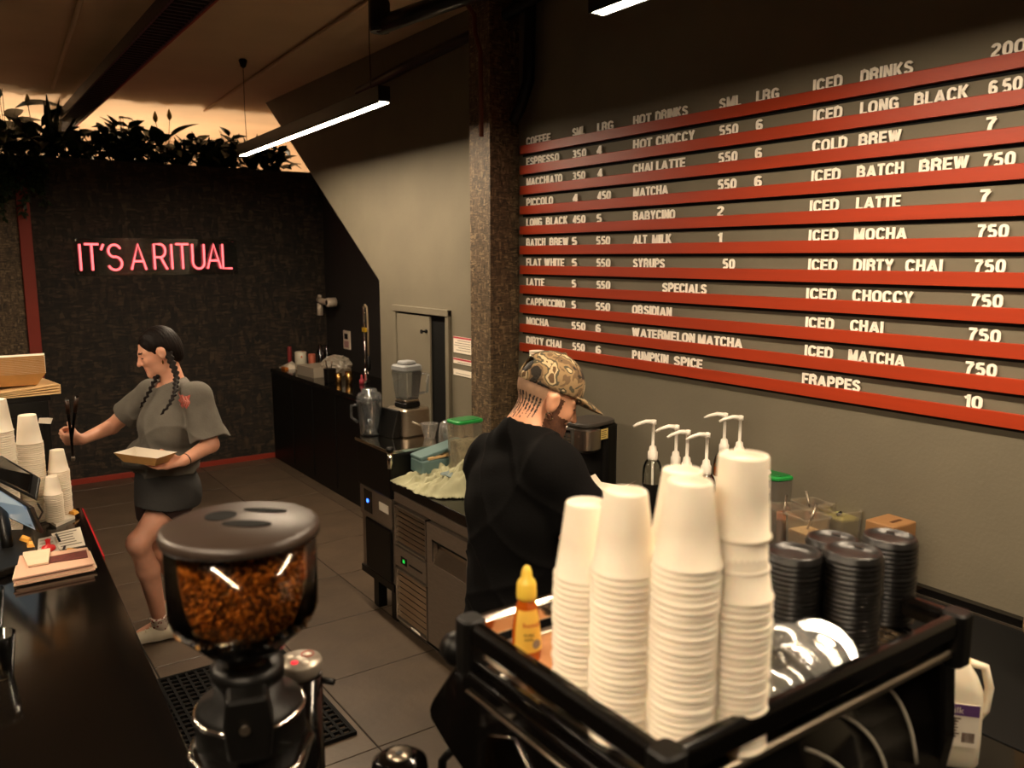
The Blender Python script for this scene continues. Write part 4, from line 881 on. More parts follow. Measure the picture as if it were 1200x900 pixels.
# body
k = MB(); k.lathe([(.05, HZ-.255), (.056, HZ-.25), (.056, HZ-.23), (.045, HZ-.225)], seg=28); k.build('collar', m['black'], t)
k = MB(); k.lathe([(.078, HZ-.42), (.085, HZ-.40), (.085, HZ-.315), (.08, HZ-.30), (.055, HZ-.29), (.05, HZ-.25)], (0, .02, 0), 32); k.build('burr_housing', m['black'], t)
MB().lathe([(.0855, HZ-.318), (.088, HZ-.314), (.086, HZ-.309), (.083, HZ-.309)], (0, .02, 0), 36).build('adjust_ring', m['chrome'], t)
k = MB(); k.prism([(-.03, HZ-.24), (.028, HZ-.24), (.036, HZ-.29), (.03, HZ-.34), (-.03, HZ-.34), (-.036, HZ-.28)], -.095, -.035, 'Y'); fb = k.build('front_bracket', m['black'], t, bev=.006)
MB().lathe([(.008, -.101), (.006, -.094)], (-.005, 0, HZ-.285), 10, axis='Y').build('screw', m['steel'], fb)
k = MB(); pr_ = [(-.085, .09), (-.1, 0), (-.075, -.1), (-.04, -.12), (.04, -.12), (.075, -.1), (.1, 0), (.085, .09)]
rings = [[(x*a, y*a, z) for x, y in pr_] for z, a in ((0, 1.0), (HZ-.42, 1.02), (HZ-.37, .98), (HZ-.36, .9))]
k.loft(rings, 0, True, True, False); k.build('body', m['blackgloss'], t, bev=.008)
MB().tube([(-.088, .03, HZ-.362), (-.092, -.02, HZ-.362), (-.062, -.075, HZ-.362), (-.036, -.105, HZ-.364), (.036, -.105, HZ-.364), (.066, -.09, HZ-.362), (.094, -.01, HZ-.362)], .003, 6).build('chrome_edge', m['chrome'], t)
MB().tube([(.09, .0, HZ-.45), (.1, -.01, HZ-.5)], .014, 10).build('side_knob', m['chrome'], t)
# second appliance: tamping machine
pp = onZ(1.24, 352, 772)
t = thing('tamping_machine', 'tamping machine with round silver button top behind the grinder', 'tamping machine', (pp.x, pp.y, BZ), R(-35))
h = 1.24-BZ
k = MB(); k.lathe([(.03, h-.03), (.037, h-.02), (.038, h-.005), (.036, h), (.001, h+.001)], seg=32); tp = k.build('button_top', mat('brushed_silver_top', 'b0a698', .35, .6), t)
for a, r, c in ((60, .018, 'w'), (170, .02, 'w'), (250, .018, 'r'), (310, .02, 'w')):
    q = MB(); q.lathe([(.0065, 0), (.0065, .0012), (.001, .0014)], seg=14); o = q.build('button', mat('red_lit_button', 'c02030', .4, em='ff2030', es=1.2) if c == 'r' else m['paperw'], tp); o.location = (r*math.cos(R(a)), r*math.sin(R(a)), h+.001)
q = MB(); q.tube([(.011*math.cos(a), .011*math.sin(a), 0) for a in [6.283*i/20 for i in range(21)]], .0009, 5); o = q.build('red_ring', redp, tp); o.location = (.018*math.cos(R(60)), .018*math.sin(R(60)), h+.002)
MB().lathe([(.045, 0), (.045, .02), (.036, .04), (.037, h-.03)], seg=28).build('body', m['blackgloss'], t)
MB().tube([(.034, 0, h-.04), (.06, -.005, h-.042)], .006, 8).build('handle', m['black'], t)
# third: small dark grinder at the bottom edge
pp = onZ(1.16, 468, 884)
t = thing('small_grinder', 'small black dome topped grinder at the bottom edge', 'coffee grinder', (pp.x, pp.y, BZ))
h = 1.16-BZ
MB().lathe([(.045, 0), (.047, .02), (.047, h-.035), (.044, h-.012), (.03, h-.002), (.001, h)], seg=32).build('body', m['blackgloss'], t)
MB().lathe([(.02, h-.001), (.02, h+.002), (.001, h+.0025)], seg=24).build('silver_badge', m['steel'], t)
MB().rbox((-.006, -.006, h+.002), (.006, .006, h+.0035), .003).build('badge_mark', m['black'], t)
# ================================================================== WALL BENCH ITEMS
# coffee brewer
X_ = 2.30; Y_ = yAt(689, X_, 1.2)
t = thing('coffee_brewer', 'steel and black coffee brewer with yellow label beside the man', 'coffee machine', (X_, Y_, FZ), R(12))
zt = zAt(X_, Y_, 493)-FZ; grey = mat('grey_brewer_plastic', '3c3833', .45)
MB().rbox((-.10, -.085, zt-.012), (.12, .085, zt+.004), .06, n=8).build('top_cover', grey, t)
k = MB(); k.rbox((-.098, -.083, zt-.125), (.02, .083, zt-.012), .05, n=8); hd = k.build('steel_head', mat('bright_brushed_steel', 'b5aca0', .28, 1), t)
MB().rbox((.02, -.085, 0), (.12, .085, zt-.012), .03).build('rear_tower', m['black'], t)
MB().rbox((-.10, -.085, 0), (.1, .085, .03), .05, n=8).build('base', m['black'], t)
MB().lathe([(.05, .032), (.065, .05), (.07, .13), (.05, .19), (.045, .2)], (-.03, 0, 0), 20).build('carafe', clear('dark_carafe', '3a332c', .12), t)
MB().tube([(-.03, -.065, .17), (-.03, -.11, .16), (-.03, -.11, .08), (-.03, -.07, .07)], .009, 8).build('carafe_handle', m['black'], t)
MB().rbox((-.106, .0, zt-.12), (-.09, .07, zt-.02), .006).build('control_panel', grey, hd)
for i in range(4):
    for j in range(2): MB().box((-.1085, .012+j*.028, zt-.105+i*.016), (-.1061, .028+j*.028, zt-.096+i*.016)).build('button', m['steel'], hd)
MB().box((-.1085, .012, zt-.04), (-.1061, .055, zt-.03)).build('display_window', m['blackgloss'], hd)
lb = MB().box((-.02, -.0865, zt-.07), (.03, -.0845, zt-.025)).build('yellow_label', mat('pale_yellow_paper', 'd0b96a', .7), hd)
k = MB(); [k.box((-.016, -.0872, zt-.035-i*.009), (.02-.006*(i % 2), -.0866, zt-.032-i*.009)) for i in range(4)]; tag(k.build('print_lines', brp, hd), kind='stuff')
# tall slim cup stack whose top shows above the cap
X_ = 2.42; Y_ = yAt(629, X_, 1.5); ztp = zAt(X_, Y_, 411)
t = thing('cup_dispenser', 'tall slim tube of white cups, its top rim above the camouflage cap', 'cup dispenser', (X_, Y_, FZ))
MB().lathe([(.05, 0), (.05, .012), (.012, .02), (.012, .05), (.036, .055), (.036, ztp-FZ-.055), (.034, ztp-FZ-.055), (.034, .057), (.001, .057)], seg=24).build('tube', m['paperw'], t)
k = MB()
for i in range(5): k.lathe([(.033-.0*i, ztp-FZ-.05+i*.0105), (.0375, ztp-FZ-.045+i*.0105), (.0375, ztp-FZ-.042+i*.0105), (.034, ztp-FZ-.041+i*.0105)], seg=24)
tag(k.build('nested_cups', m['paper'], t), kind='stuff')
# folded white paper/cup by his hand
X_ = 2.0; Y_ = yAt(712, X_, 1.1); z0 = zAt(X_, Y_, 600)
# syrup bottles with pumps
def syrup(u, v, ztop, liquid, label, rz, X=None, z0=None, capcol=None):
    p = onZ(ztop, u, v); H = ztop-BZ
    t = thing('syrup_bottle', label, 'bottle', (p.x, p.y, BZ+.001), R(rz))
    hb = H-.145
    MB().lathe([(.034, 0), (.038, .004), (.038, hb-.06), (.036, hb-.04), (.028, hb-.018), (.016, hb-.005), (.014, hb)], seg=22).build('glass_body', m['clear'], t)
    if liquid: MB().lathe([(.035, .004), (.035, hb*liquid[1]), (.001, hb*liquid[1])], seg=18).build('syrup', liquid[0], t)
    lbx = MB(); rings = [[(.0386*math.cos(a), .0386*math.sin(a), z) for a in [R(150)+R(240)*i/16 for i in range(17)]] for z in (.04, hb-.1)]
    lbx.loft(rings, 0, False, False, True); lbx.build('label_wrap', m['black'] if not liquid or liquid[2] == 0 else m['paperw'], t)
    k = MB(); k.lathe([(.018, hb-.012), (.019, hb-.004), (.019, hb+.02), (.015, hb+.024), (.013, hb+.04), (.006, hb+.046), (.006, H-.02), (.011, H-.018), (.011, H-.002), (.006, H)], seg=16)
    pm = k.build('pump', m['pumpwhite'], t)
    MB().tube([(0, 0, H-.009), (-.03, 0, H-.007), (-.06, 0, H-.016), (-.078, 0, H-.026)], [.0095, .008, .0065, .005], 10).build('pump_nozzle', m['pumpwhite'], pm)
    MB().tube([(0, 0, hb), (.004, 0, .02)], .0045, 6).build('dip_tube', m['pumpwhite'], t)
amb = mat('amber_syrup', 'a85a1a', .2, coat=.5); drk = mat('dark_syrup', '3a1408', .2, coat=.5); rdd = mat('red_syrup', 'a02a14', .2, coat=.5)
SYR = [(766, 492, 1.34, None, 'almost empty syrup bottle with white pump, leftmost of the syrups', 35), (793, 498, 1.33, (drk, .55, 1), 'syrup bottle with white pump, second from the left', 30),
       (806, 504, 1.32, (amb, .8, 1), 'amber syrup bottle with white pump, third from the left', 40), (829, 507, 1.32, (rdd, .7, 0), 'red syrup bottle with white pump just left of the tall cup', 35),
       (850, 484, 1.36, (amb, .8, 1), 'syrup bottle with tall white pump rising behind the tallest cup', 10), (868, 487, 1.36, None, 'rightmost syrup bottle with white pump behind the tallest cup', 25)]
for u, v, z, lq, lab, rz in SYR: syrup(u, v, z, lq, lab, rz-65)
# sauce squeeze bottle
p = onZ(1.20, 894, 540); t = thing('squeeze_bottle', 'dark sauce squeeze bottle with white nozzle top behind the tall cup', 'bottle', (p.x, p.y, BZ+.001)); h = 1.20-BZ
MB().lathe([(.03, 0), (.032, .005), (.032, h-.075), (.028, h-.068)], seg=20).build('bottle_body', mat('dark_sauce', '17110e', .3), t)
MB().lathe([(.033, h-.07), (.033, h-.045), (.028, h-.036), (.008, h-.03), (.004, h), (.001, h)], seg=20).build('nozzle_cap', m['pumpwhite'], t)
MB().lathe([(.0325, h-.12), (.0325, h-.10)], seg=20).build('white_band', m['paperw'], t)
# tubs
p = onZ(1.155, 914, 553); green_tub(p.x, p.y, BZ, .15, .13, .26, R(-12), 'tub with green lid and dark contents against the menu wall', mat('dark_contents', '241a12', .8))
def tub(u, v, zt, s, h, label, fill, lvl, rz, scoop=None):
    p = onZ(zt, u, v); t = thing('open_tub', label, 'tub', (p.x, p.y, zt-h), R(rz))
    k = MB(); o_ = s/2; n = 5; rings = []
    for z, a in ((0, .86), (.004, .88), (h-.006, 1), (h-.006, 1.05), (h, 1.05), (h, .96), (.008, .83)):
        q = []
        for kq, (qx, qy) in enumerate(((1, 1), (-1, 1), (-1, -1), (1, -1))):
            for i in range(n+1):
                tt = (kq+i/n)*math.pi/2; rr = .018; q.append(((qx*(o_-rr)+rr*math.cos(tt))*a, (qy*(o_-rr)+rr*math.sin(tt))*a, z))
        rings.append(q)
    k.loft(rings, 0, True, True, False); k.build('tub_body', m['tubclear'], t)
    MB().rbox((-o_*.83, -o_*.83, .009), (o_*.83, o_*.83, h*lvl), .015, top=1.1).build('powder', fill, t)
    if scoop:
        MB().tube([(0, 0, h*lvl+.005), (scoop[0], scoop[1], h+.03)], .004, 6).build('scoop_handle', m['black'] if scoop[2] else m['steel'], t)
    return t, p, h
cho = mat('cocoa_powder', '8c5238', .95, v=.15, s=60, b=.4); crm = mat('cream_powder', 'cdb48c', .95, v=.1, s=60, b=.3); mtc = mat('pale_green_powder', '99985c', .95, v=.15, s=60, b=.4); brn = mat('brown_powder', '7a3a1e', .95, v=.15, s=60)
tub(951, 588, 1.10, .105, .2, 'rear open tub of brown powder near the green lidded tub', brn, .75, -15, (.0, .03, 0))
tub(919, 594, 1.10, .105, .2, 'open tub of pinkish cocoa powder left of the cream powder tub', cho, .85, -20, (.03, .035, 0))
tub(947, 603, 1.105, .11, .2, 'open tub of cream coloured powder in front of the others', crm, .72, -10, (.035, .0, 0))
tt, p, h = tub(985, 595, 1.10, .11, .2, 'open tub of pale green powder at the right of the tubs', mtc, .85, -12)
MB().tube([(-.01, .0, h*.86+.004), (.012, .01, h*.86+.007)], .006, 6).build('scoop_handle', m['black'], tt)
k = MB(); k.tube([(.012*math.cos(a), 0, .012*math.sin(a)) for a in [6.283*i/16 for i in range(17)]], .0016, 5)
xk = 2.43; yk = yAt(1041, xk, 1.0); hh = zAt(xk, yk, 610)-BZ
t = thing('kraft_box', 'small kraft box with printed lid by the black lids', 'box', (xk, yk, BZ+.001), R(-3))
MB().box((-.06, -.05, 0), (.06, .05, hh)).build('box_body', mat('orange_kraft', '8f6840', .6, v=.05), t, bev=.005)
MB().box((-.02, -.02, hh), (.03, -.008, hh+.0008)).build('printed_mark', brp, t)

xycloth('tea_towel', TOWEL, FZ, m['cloth'], 'crumpled pale green cloth spread over the black worktop edge', .062, 4, 96, 12, slope=lambda x, y: .7+1.9*max(0, min(1, (x-1.88)*4))*(1 if y < 3.44 else .55))
xycloth('blue_rag', [(1.98, 3.36), (1.97, 3.46), (2.12, 3.5), (2.16, 3.4)], FZ+.075, mat('blue_grey_rag', '6f7d7c', .9, b=.3), 'small blue grey rag lying on the pale green cloth', .02, 9, 20, 22)
# ================================================================== LEFT COUNTER
CZ = .9
def slab(pts, th, name, mt, parent=None, bev=0):
    pts = [V(p) for p in pts]; n_ = (pts[1]-pts[0]).cross(pts[2]-pts[0]).normalized()
    if n_.z < 0: n_ = -n_
    n = len(pts); k = MB(); k.add([p for p in pts]+[p+n_*th for p in pts], [tuple(range(n))[::-1], tuple(range(n, 2*n))]+[(i, (i+1) % n, (i+1) % n+n, i+n) for i in range(n)])
    return k.build(name, mt, parent, bev=bev)
def zq(z, *uv): return [onZ(z, *q) for q in uv]
t = thing('tall_cabinet', 'tall black cabinet beyond the end of the left counter carrying kraft trays', 'cabinet', (-.35, 3.88, 0))
MB().box((0, 0, .05), (.70, .36, 1.36)).build('body', m['black'], t, bev=.004)
MB().box((-.005, -.006, 1.36), (.71, .37, 1.382)).build('top_panel', m['black'], t, bev=.003)
MB().box((.02, .01, 0), (.68, .34, .05)).build('plinth', m['blackmat'], t)
MB().box((.03, -.008, .1), (.67, 0, 1.3)).build('door', m['black'], t, bev=.002)
MB().lathe([(.007, -.03), (.007, -.008)], (.62, 0, .75), 8, axis='Y').build('knob', m['steel'], t)
MB().add([(.655, -.012, 1.27), (.70, -.014, 1.262), (.71, -.012, 1.285), (.69, -.016, 1.29), (.66, -.013, 1.292)], [(0, 1, 2, 3, 4)]).build('white_sticker', m['paperw'], t)
# kraft sheets
for i in range(4):
    a = R(-6+5*i); k = MB(); k.box((-.26, -.13, 0), (.21-.01*i, .13, .0045))
    o = k.build('kraft_sheet', m['kraftlight']); o.location = (.20, 4.0, 1.383+i*.0075); o.rotation_euler = (0, R(-1.5-i*.8), a)
    tag(o, ['lowest kraft paper sheet of the pile on the tall cabinet', 'second kraft paper sheet from the bottom of the pile', 'third kraft paper sheet from the bottom, under the top one', 'top kraft paper sheet of the pile, right under the trays'][i], 'paper')
def boat(L=.21, W=.14, h=.045, name='kraft_tray'):
    k = MB(); th = .0018
    def ring(a, b, z, s=0): return [(-a-s, -b, z+.25*s), (0, -b, z), (a+s, -b, z+.25*s), (a+s*.7, 0, z), (a+s, b, z+.25*s), (0, b, z), (-a-s, b, z+.25*s), (-a-s*.7, 0, z)]
    r0 = ring(L/2*.76, W/2*.66, 0); r1 = ring(L/2, W/2, h, .006); r2 = [(x*.985, y*.975, z+.0003) for x, y, z in r1]; r3 = [(x*.985, y*.975, z+th) for x, y, z in r0]
    k.loft([r0, r1], 0, True, False, False); k.add([p for p in r0], [tuple(range(8))[::-1]], 0)
    k.loft([r1, r2], 1, True, False, False); k.loft([r2, r3], 1, True, False, False); k.add([p for p in r3], [tuple(range(8))], 1)
    return k.build(name, [m['kraft'], m['paperw']])
ORD = 'first second third fourth fifth sixth seventh eighth ninth tenth eleventh twelfth thirteenth fourteenth fifteenth sixteenth seventeenth eighteenth nineteenth twentieth'.split()
ORD += ['twenty-'+x for x in ORD[:9]]+['thirtieth']+['thirty-'+x for x in ORD[:9]]+['fortieth']+['forty-'+x for x in ORD[:9]]
bt = boat(.26, .17, .05)
for i in range(14):
    o = bt.copy(); C.objects.link(o); o.location = (.225, 4.0+rnd.uniform(-.001, .001), 1.418+i*.0056); o.rotation_euler = (R(-3), 0, R(-5))
    tag(o, '%s kraft tray from the top of the stack on the tall cabinet' % ORD[13-i] if i < 13 else 'topmost white-lined kraft tray of the stack on the tall cabinet', 'tray', 'kraft trays stacked on the cabinet')
bpy.data.objects.remove(bt)
# cup stacks on the left counter
def cup_pile(u, v, rr, rb, h, vtop, where, pitch, X=None, z=CZ):
    p = onZ(z, u, v); pr = cup_mesh(rr, rb, h); zt = zAt(p.x, p.y, vtop)
    n = max(2, int(round((zt-h-z)/pitch))+1); pt = (zt-h-z-.001)/(n-1)
    for i in range(n):
        o = pr.copy(); C.objects.link(o); o.location = (p.x+rnd.uniform(-.001, .001), p.y+rnd.uniform(-.001, .001), z+.001+i*pt); o.rotation_euler = (0, 0, rnd.uniform(0, 6))
        k = n-1-i; tag(o, ('topmost cup of the %s' if k == 0 else ORD[k]+' cup from the top of the %s') % where, 'cup', 'cups of the '+where)
    bpy.data.objects.remove(pr)
cup_pile(43, 610, .046, .032, .115, 486, 'tall stack behind the till', .0085)
cup_pile(9, 622, .050, .036, .125, 468, 'stack at the left frame edge', .0088)
cup_pile(73, 601, .038, .026, .09, 527, 'narrow stack by the counter end', .0075, z=CZ+.012)
cup_pile(65, 610, .032, .022, .075, 558, 'short stack before the narrow one', .007, z=CZ+.012)
a, b = onZ(CZ, 58, 610), onZ(CZ, 84, 604)
slab(zq(CZ+.0005, (57, 612), (66, 618), (88, 608), (82, 598)), .011, 'cup_base_tray', m['paperw']); tag(bpy.data.objects['cup_base_tray'], 'thin white tray under the two small cup stacks', 'tray')
p = onZ(CZ, 26, 612); t = thing('sanitiser_box', 'white and blue box between two tall cup stacks', 'box', (p.x-.005, p.y+.06, CZ+.001))
MB().box((-.02, -.02, 0), (.02, .02, .30)).build('box_body', m['paperw'], t, bev=.003)
MB().box((-.021, -.0215, .08), (.021, -.0202, .2)).build('blue_band', mat('blue_print', '6d93a8', .5), t)
# payment terminal
t = thing('payment_terminal', 'black till screen on a stand with slim reader above, at the left edge', 'till', (0, 0, 0))
q = [onZ(.985, 52, 624), onZ(.985, -40, 580), onZ(1.115, -40, 545), onZ(1.115, 40, 594)]
sc = slab(q, .014, 'screen_housing', m['black'], t, .003)
def inset(q, f, lift):
    c = sum(q, V())/4; n_ = (q[1]-q[0]).cross(q[2]-q[0]).normalized(); n_ = n_ if n_.z > 0 else -n_
    return [c+(p-c)*f+n_*lift for p in q]
slab(inset(q, .9, .0142), .0008, 'lit_screen', mat('lit_screen', 'a8b4b8', .2, em='9fb4c0', es=.35), sc)
q2 = inset(q, .86, .0152); k = MB()
def bil(q, s, t_): return q[0]*(1-s)*(1-t_)+q[1]*s*(1-t_)+q[2]*s*t_+q[3]*(1-s)*t_
for i in range(9):
    for j in range(4):
        if rnd.random() < .75: s, t_ = i/9+.01, j/4+.06; k.add([bil(q2, s, t_), bil(q2, s+.07, t_), bil(q2, s+.07, t_+.1), bil(q2, s, t_+.1)], [(0, 1, 2, 3)])
tag(k.build('screen_tiles', mat('screen_print', '7a6a62', .3), sc), kind='stuff')
q3 = inset(q, .9, .0155); MB().add([bil(q3, 0, .9), bil(q3, 1, .9), bil(q3, 1, 1), bil(q3, 0, 1)], [(0, 1, 2, 3)]).build('blue_bar', mat('blue_screen_bar', '2e5c9c', .3, em='3060a0', es=.3), sc)
rd = slab([onZ(1.15, 44, 588), onZ(1.15, -50, 541), onZ(1.20, -50, 505), onZ(1.20, 48, 562)], .012, 'slim_reader', m['black'], t, .004)
slab(inset([onZ(1.15, 44, 588), onZ(1.15, -50, 541), onZ(1.20, -50, 505), onZ(1.20, 48, 562)], .88, .0122), .0012, 'reader_face', m['blackgloss'], rd)
c0 = sum(q, V())/4; base = onZ(CZ, 10, 650)
MB().tube([base+V((0, .0, .01)), base+V((0, .03, .08)), c0-V((0, 0, .01))], [.02, .018, .02], 8).build('stand_neck', m['black'], t)
MB().tube([c0+V((.02, .08, -.02)), c0+V((.02, .12, .05)), sum([onZ(1.175, 0, 550), onZ(1.175, 30, 560)], V())/2], .012, 8).build('reader_arm', m['black'], t)
slab(zq(CZ+.0008, (44, 662), (-30, 690), (-30, 630), (38, 628)), .028, 'stand_base', m['black'], t, .005)
MB().tube([onZ(1.15, 44, 590), onZ(1.10, 50, 600), onZ(1.06, 46, 608), onZ(1.05, 36, 606)], .003, 6).build('cable', m['wire'], t)
# papers and wrappers
tx = mat('grey_handwriting', '8a8072', .8)
def sheet(uv, name, mt, label, cat, z=CZ, th=.002, lines=0, band=None):
    q = zq(z+.0006, *uv); c = sum(q, V())/len(q); t = thing(name, label, cat, c)
    slab([p-c for p in q], th, 'sheet', mt, t)
    if lines:
        qq = [(p-c)*.86+V((0, 0, th+.0003)) for p in q]; k = MB()
        for i in range(lines):
            a, b = (i+.2)/lines, (i+.6)/lines; e = rnd.uniform(.6, .98); k.add([bil(qq, .02, a), bil(qq, e, a), bil(qq, e, b), bil(qq, .02, b)], [(0, 1, 2, 3)])
        tag(k.build('print_lines', tx, t), kind='stuff')
    return t
sheet(((60, 626), (94, 618), (100, 639), (70, 645)), 'order_sheet', m['paperw'], 'white handwritten sheet lying nearest the counter end', 'paper', lines=6)
sheet(((45, 634), (62, 630), (72, 652), (44, 657)), 'notepad', mat('grey_notepad', 'b0a79a', .7), 'grey notepad under the red stamp by the till', 'notepad', th=.008, lines=5)
p = onZ(CZ+.009, 57, 645); t = thing('red_stamp', 'red round knob stamp on the grey notepad', 'stamp', (p.x, p.y, CZ+.010))
rpl = mat('red_plastic', 'c21a1c', .3); MB().lathe([(.022, 0), (.024, .006), (.02, .016), (.008, .02), (.007, .032), (.010, .04), (.001, .044)], seg=18).build('body', rpl, t)
k = MB().tube([onZ(CZ+.012, 66, 626), onZ(CZ+.012, 70, 634)], .004, 6); tag(k.build('black_pen', m['black']), 'short black pen cap on the white handwritten sheet', 'pen')
k = MB().tube([onZ(CZ+.012, 76, 640), onZ(CZ+.012, 72, 650)], .004, 6); tag(k.build('black_pen', m['black']), 'black pen lying between the notepad and the orange wrapper', 'pen')
ow = mat('orange_wrapper', 'd89a3c', .6, v=.1)
for uv, lab in ((((74, 650), (78, 645), (95, 645), (93, 651), (80, 653)), 'orange wrapper in front of the white handwritten sheet'), (((80, 602), (84, 598), (93, 601), (87, 604)), 'small orange wrapper on the white tray by the counter end'), (((22, 633), (26, 630), (37, 632), (35, 637)), 'orange wrapper on the till base'), (((31, 638), (39, 637), (41, 641), (32, 642)), 'pale yellow slip on the till base')):
    zz = CZ+.03 if uv[0][0] < 40 else (CZ+.013 if uv[0][0] == 80 else CZ)
    q = zq(zz+.001, *uv); c = sum(q, V())/len(q); k = MB(); n = len(q)
    k.add([p-c for p in q]+[(p-c)*.75+V((0, 0, .009+.004*(i % 2))) for i, p in enumerate(q)]+[V((0, 0, .007))], [(i, (i+1) % n, (i+1) % n+n, i+n) for i in range(n)]+[(n+i, n+(i+1) % n, 2*n) for i in range(n)]+[tuple(range(n))[::-1]])
    o = k.build('wrapper', ow, loc=c); tag(o, lab, 'wrapper')
# folded napkins with printed band
t = thing('napkin_pile', 'pile of folded cream paper with dark red printed band on the black counter', 'napkins', (0, 0, 0))
Q = ((18, 688), (25, 660), (104, 650), (112, 669))
crp = mat('cream_newsprint', 'd9bfa2', .8, v=.05); pkp = mat('pinkish_newsprint', 'cfa58c', .8)
for i in range(6):
    d = (i % 3-1)*2; slab([p+V((0, 0, i*.0052)) for p in zq(CZ+.0008, *[(u+d-(3 if i > 3 else 0), v+(i % 2)) for u, v in Q])], .0045, 'folded_sheet', [crp, pkp][i % 2], t)
slab([p+V((0, 0, .034)) for p in zq(CZ, (28, 664), (28, 660), (60, 655), (58, 672), (34, 676))], .006, 'folded_sheet', crp, t)
bnd = slab([p+V((0, 0, .0325)) for p in zq(CZ, (46, 673), (46, 666), (102, 655), (104, 664))], .0015, 'red_band', mat('dark_red_print', '5c2018', .6, v=.3, s=60), t)
# clear cups at left edge
for u, v, lab in ((6, 792, 'clear plastic cup cut by the left edge of the view'), (-6, 735, 'clear plastic cup further back at the left edge')):
    p = onZ(CZ, u, v); t = thing('clear_cup', lab, 'cup', (p.x-.01, p.y, CZ+.001))
    MB().lathe([(.028, 0), (.03, .003), (.042, .11), (.043, .112), (.0415, .112), (.029, .004), (.001, .003)], seg=24).build('cup_body', m['clear'], t)
# ================================================================== PLANTS ON THE PARTITION
leafm = [mat('dark_green_leaf_%d' % i, c, .45, v=.15, s=8) for i, c in enumerate(('1c2a14', '24351a', '16210f'))]
stemm = mat('green_stem', '2c3a1c', .6); flm = mat('cream_spathe', 'b09a5c', .6)
tr = thing('planter_trough', 'long black planter trough on top of the partition wall', 'planter', (0, NY+.125, PT-.14))
k = MB(); a, b, h = -.6, 2.95, .14
k.box((a, 0, .001), (b, .24, .01)).box((a, 0, 0.01), (b, .012, h)).box((a, .228, .01), (b, .24, h)).box((a, .012, .01), (a+.012, .228, h)).box((b-.012, .012, .01), (b, .228, h)); k.build('trough_body', m['black'], tr)
MB().box((a+.012, .012, .01), (b-.012, .228, .12)).build('soil', mat('dark_soil', '1a120c', 1, v=.3, b=.6), tr)
def leafmesh(L, W, curl, nm='leaf', mt=0, pts=7, shape=1.0):
    k = MB(); vs = []; fs = []
    for i in range(pts):
        s = i/(pts-1); w_ = W*math.sin(math.pi*min(1, s**.75*.97+.03))**shape*.5+.0006; z = -curl*L*s*s; y = L*s
        vs += [(-w_, y, z+w_*.35), (0, y, z), (w_, y, z+w_*.35)]
    for i in range(pts-1):
        for j in range(2): fs.append((i*3+j, i*3+j+1, i*3+j+4, i*3+j+3))
    nv = len(vs); vs += [(x, y, z-.0012) for x, y, z in vs]; fs += [tuple(a+nv for a in f)[::-1] for f in fs]
    k.add(vs, fs, 0, True); me = k.build(nm, leafm[mt]).data; bpy.data.objects.remove(bpy.data.objects[nm] if nm in bpy.data.objects else None) if False else None
    return me
def leafdata(*a, **k_):
    before = set(bpy.data.objects); me = leafmesh(*a, **k_)
    for o in set(bpy.data.objects)-before: bpy.data.objects.remove(o)
    return me
LM = {'broad': leafdata(.26, .12, .35, mt=0), 'broad2': leafdata(.20, .10, .2, mt=1), 'strap': leafdata(.36, .035, .25, mt=2, shape=.6), 'sword': leafdata(.34, .055, .05, mt=0, shape=.7), 'small': leafdata(.09, .045, .2, mt=1, pts=5), 'fern': leafdata(.05, .014, .2, mt=2, pts=4)}
pr_ = random.Random(11)
def plant(x, kind, hh, n, label, flowers=0, spread=1.0, y=NY+.2, z0=PT-.02, lean=0):
    t = thing('potted_plant', label, 'plant', (x, y, z0))
    hh *= 1.45
    if kind == 'bush':
        st = MB(); k = MB()
        for i in range(7):
            a = pr_.random()*6.28; e = V((math.cos(a)*.1*spread, math.sin(a)*.05, hh*pr_.uniform(.6, 1))); st.tube([(0, 0, 0), e*.5+V((0, 0, .03)), e], [.006, .004, .002], 5)
        st.build('stem', stemm, t)
        for i in range(n):
            a = pr_.random()*6.28; r = .14*spread*math.sqrt(pr_.random()); zz = hh*(.15+.9*pr_.random()*(1-.4*r/.14/spread)); o = bpy.data.objects.new('leaf', LM['small']); C.objects.link(o); o.parent = t
            o.location = (r*math.cos(a), r*math.sin(a)*.7, zz); o.scale = (1.75,)*3; o.rotation_euler = (pr_.uniform(-.6, .9), pr_.uniform(-.6, .6), pr_.random()*6.28)
    else:
        for i in range(n):
            a = 6.283*i/n+pr_.uniform(-.3, .3); up = pr_.uniform(.35, 1.0)
            if kind in ('strap', 'sword'):
                o = bpy.data.objects.new('leaf', LM[kind]); C.objects.link(o); o.parent = t; s = hh/.34*pr_.uniform(.75, 1.1)
                o.scale = (1, s, s); o.rotation_euler = (R(pr_.uniform(35, 80)), 0, a+math.pi/2*0+lean); o.location = (0, 0, .0)
            else:
                d = V((math.cos(a)*.13*spread*(1.1-up*.6), math.sin(a)*.09*(1.1-up*.5), hh*up)); s = pr_.uniform(1.0, 1.5)
                MB().tube([(0, 0, 0), d*.5+V((0, 0, .03)), d], [.004, .003, .0022], 5).build('leaf_stalk', stemm, t)
                o = bpy.data.objects.new('leaf', LM[kind]); C.objects.link(o); o.parent = t; o.location = d; o.scale = (s, s, s)
                o.rotation_euler = (R(pr_.uniform(-10, 60)), R(pr_.uniform(-25, 25)), a-math.pi/2)
    for f in range(flowers):
        a = pr_.uniform(-.5, .5); top = V((.06*math.sin(a*3+f*2), -.02, hh+.12+.03*f)); MB().tube([(0, 0, .02), top*.5+V((.01, 0, 0)), top], .003, 5).build('flower_stalk', stemm, t)
        fo_ = MB(); fo_.lathe([(.001, 0), (.018, .02), (.022, .045), (.014, .075), (.001, .105)], seg=10, sy_=.45).build('flower', flm, t).location = top-V((0, 0, .01))
    return t
xu = lambda u, v=175: onY(NY+.2, u, v).x
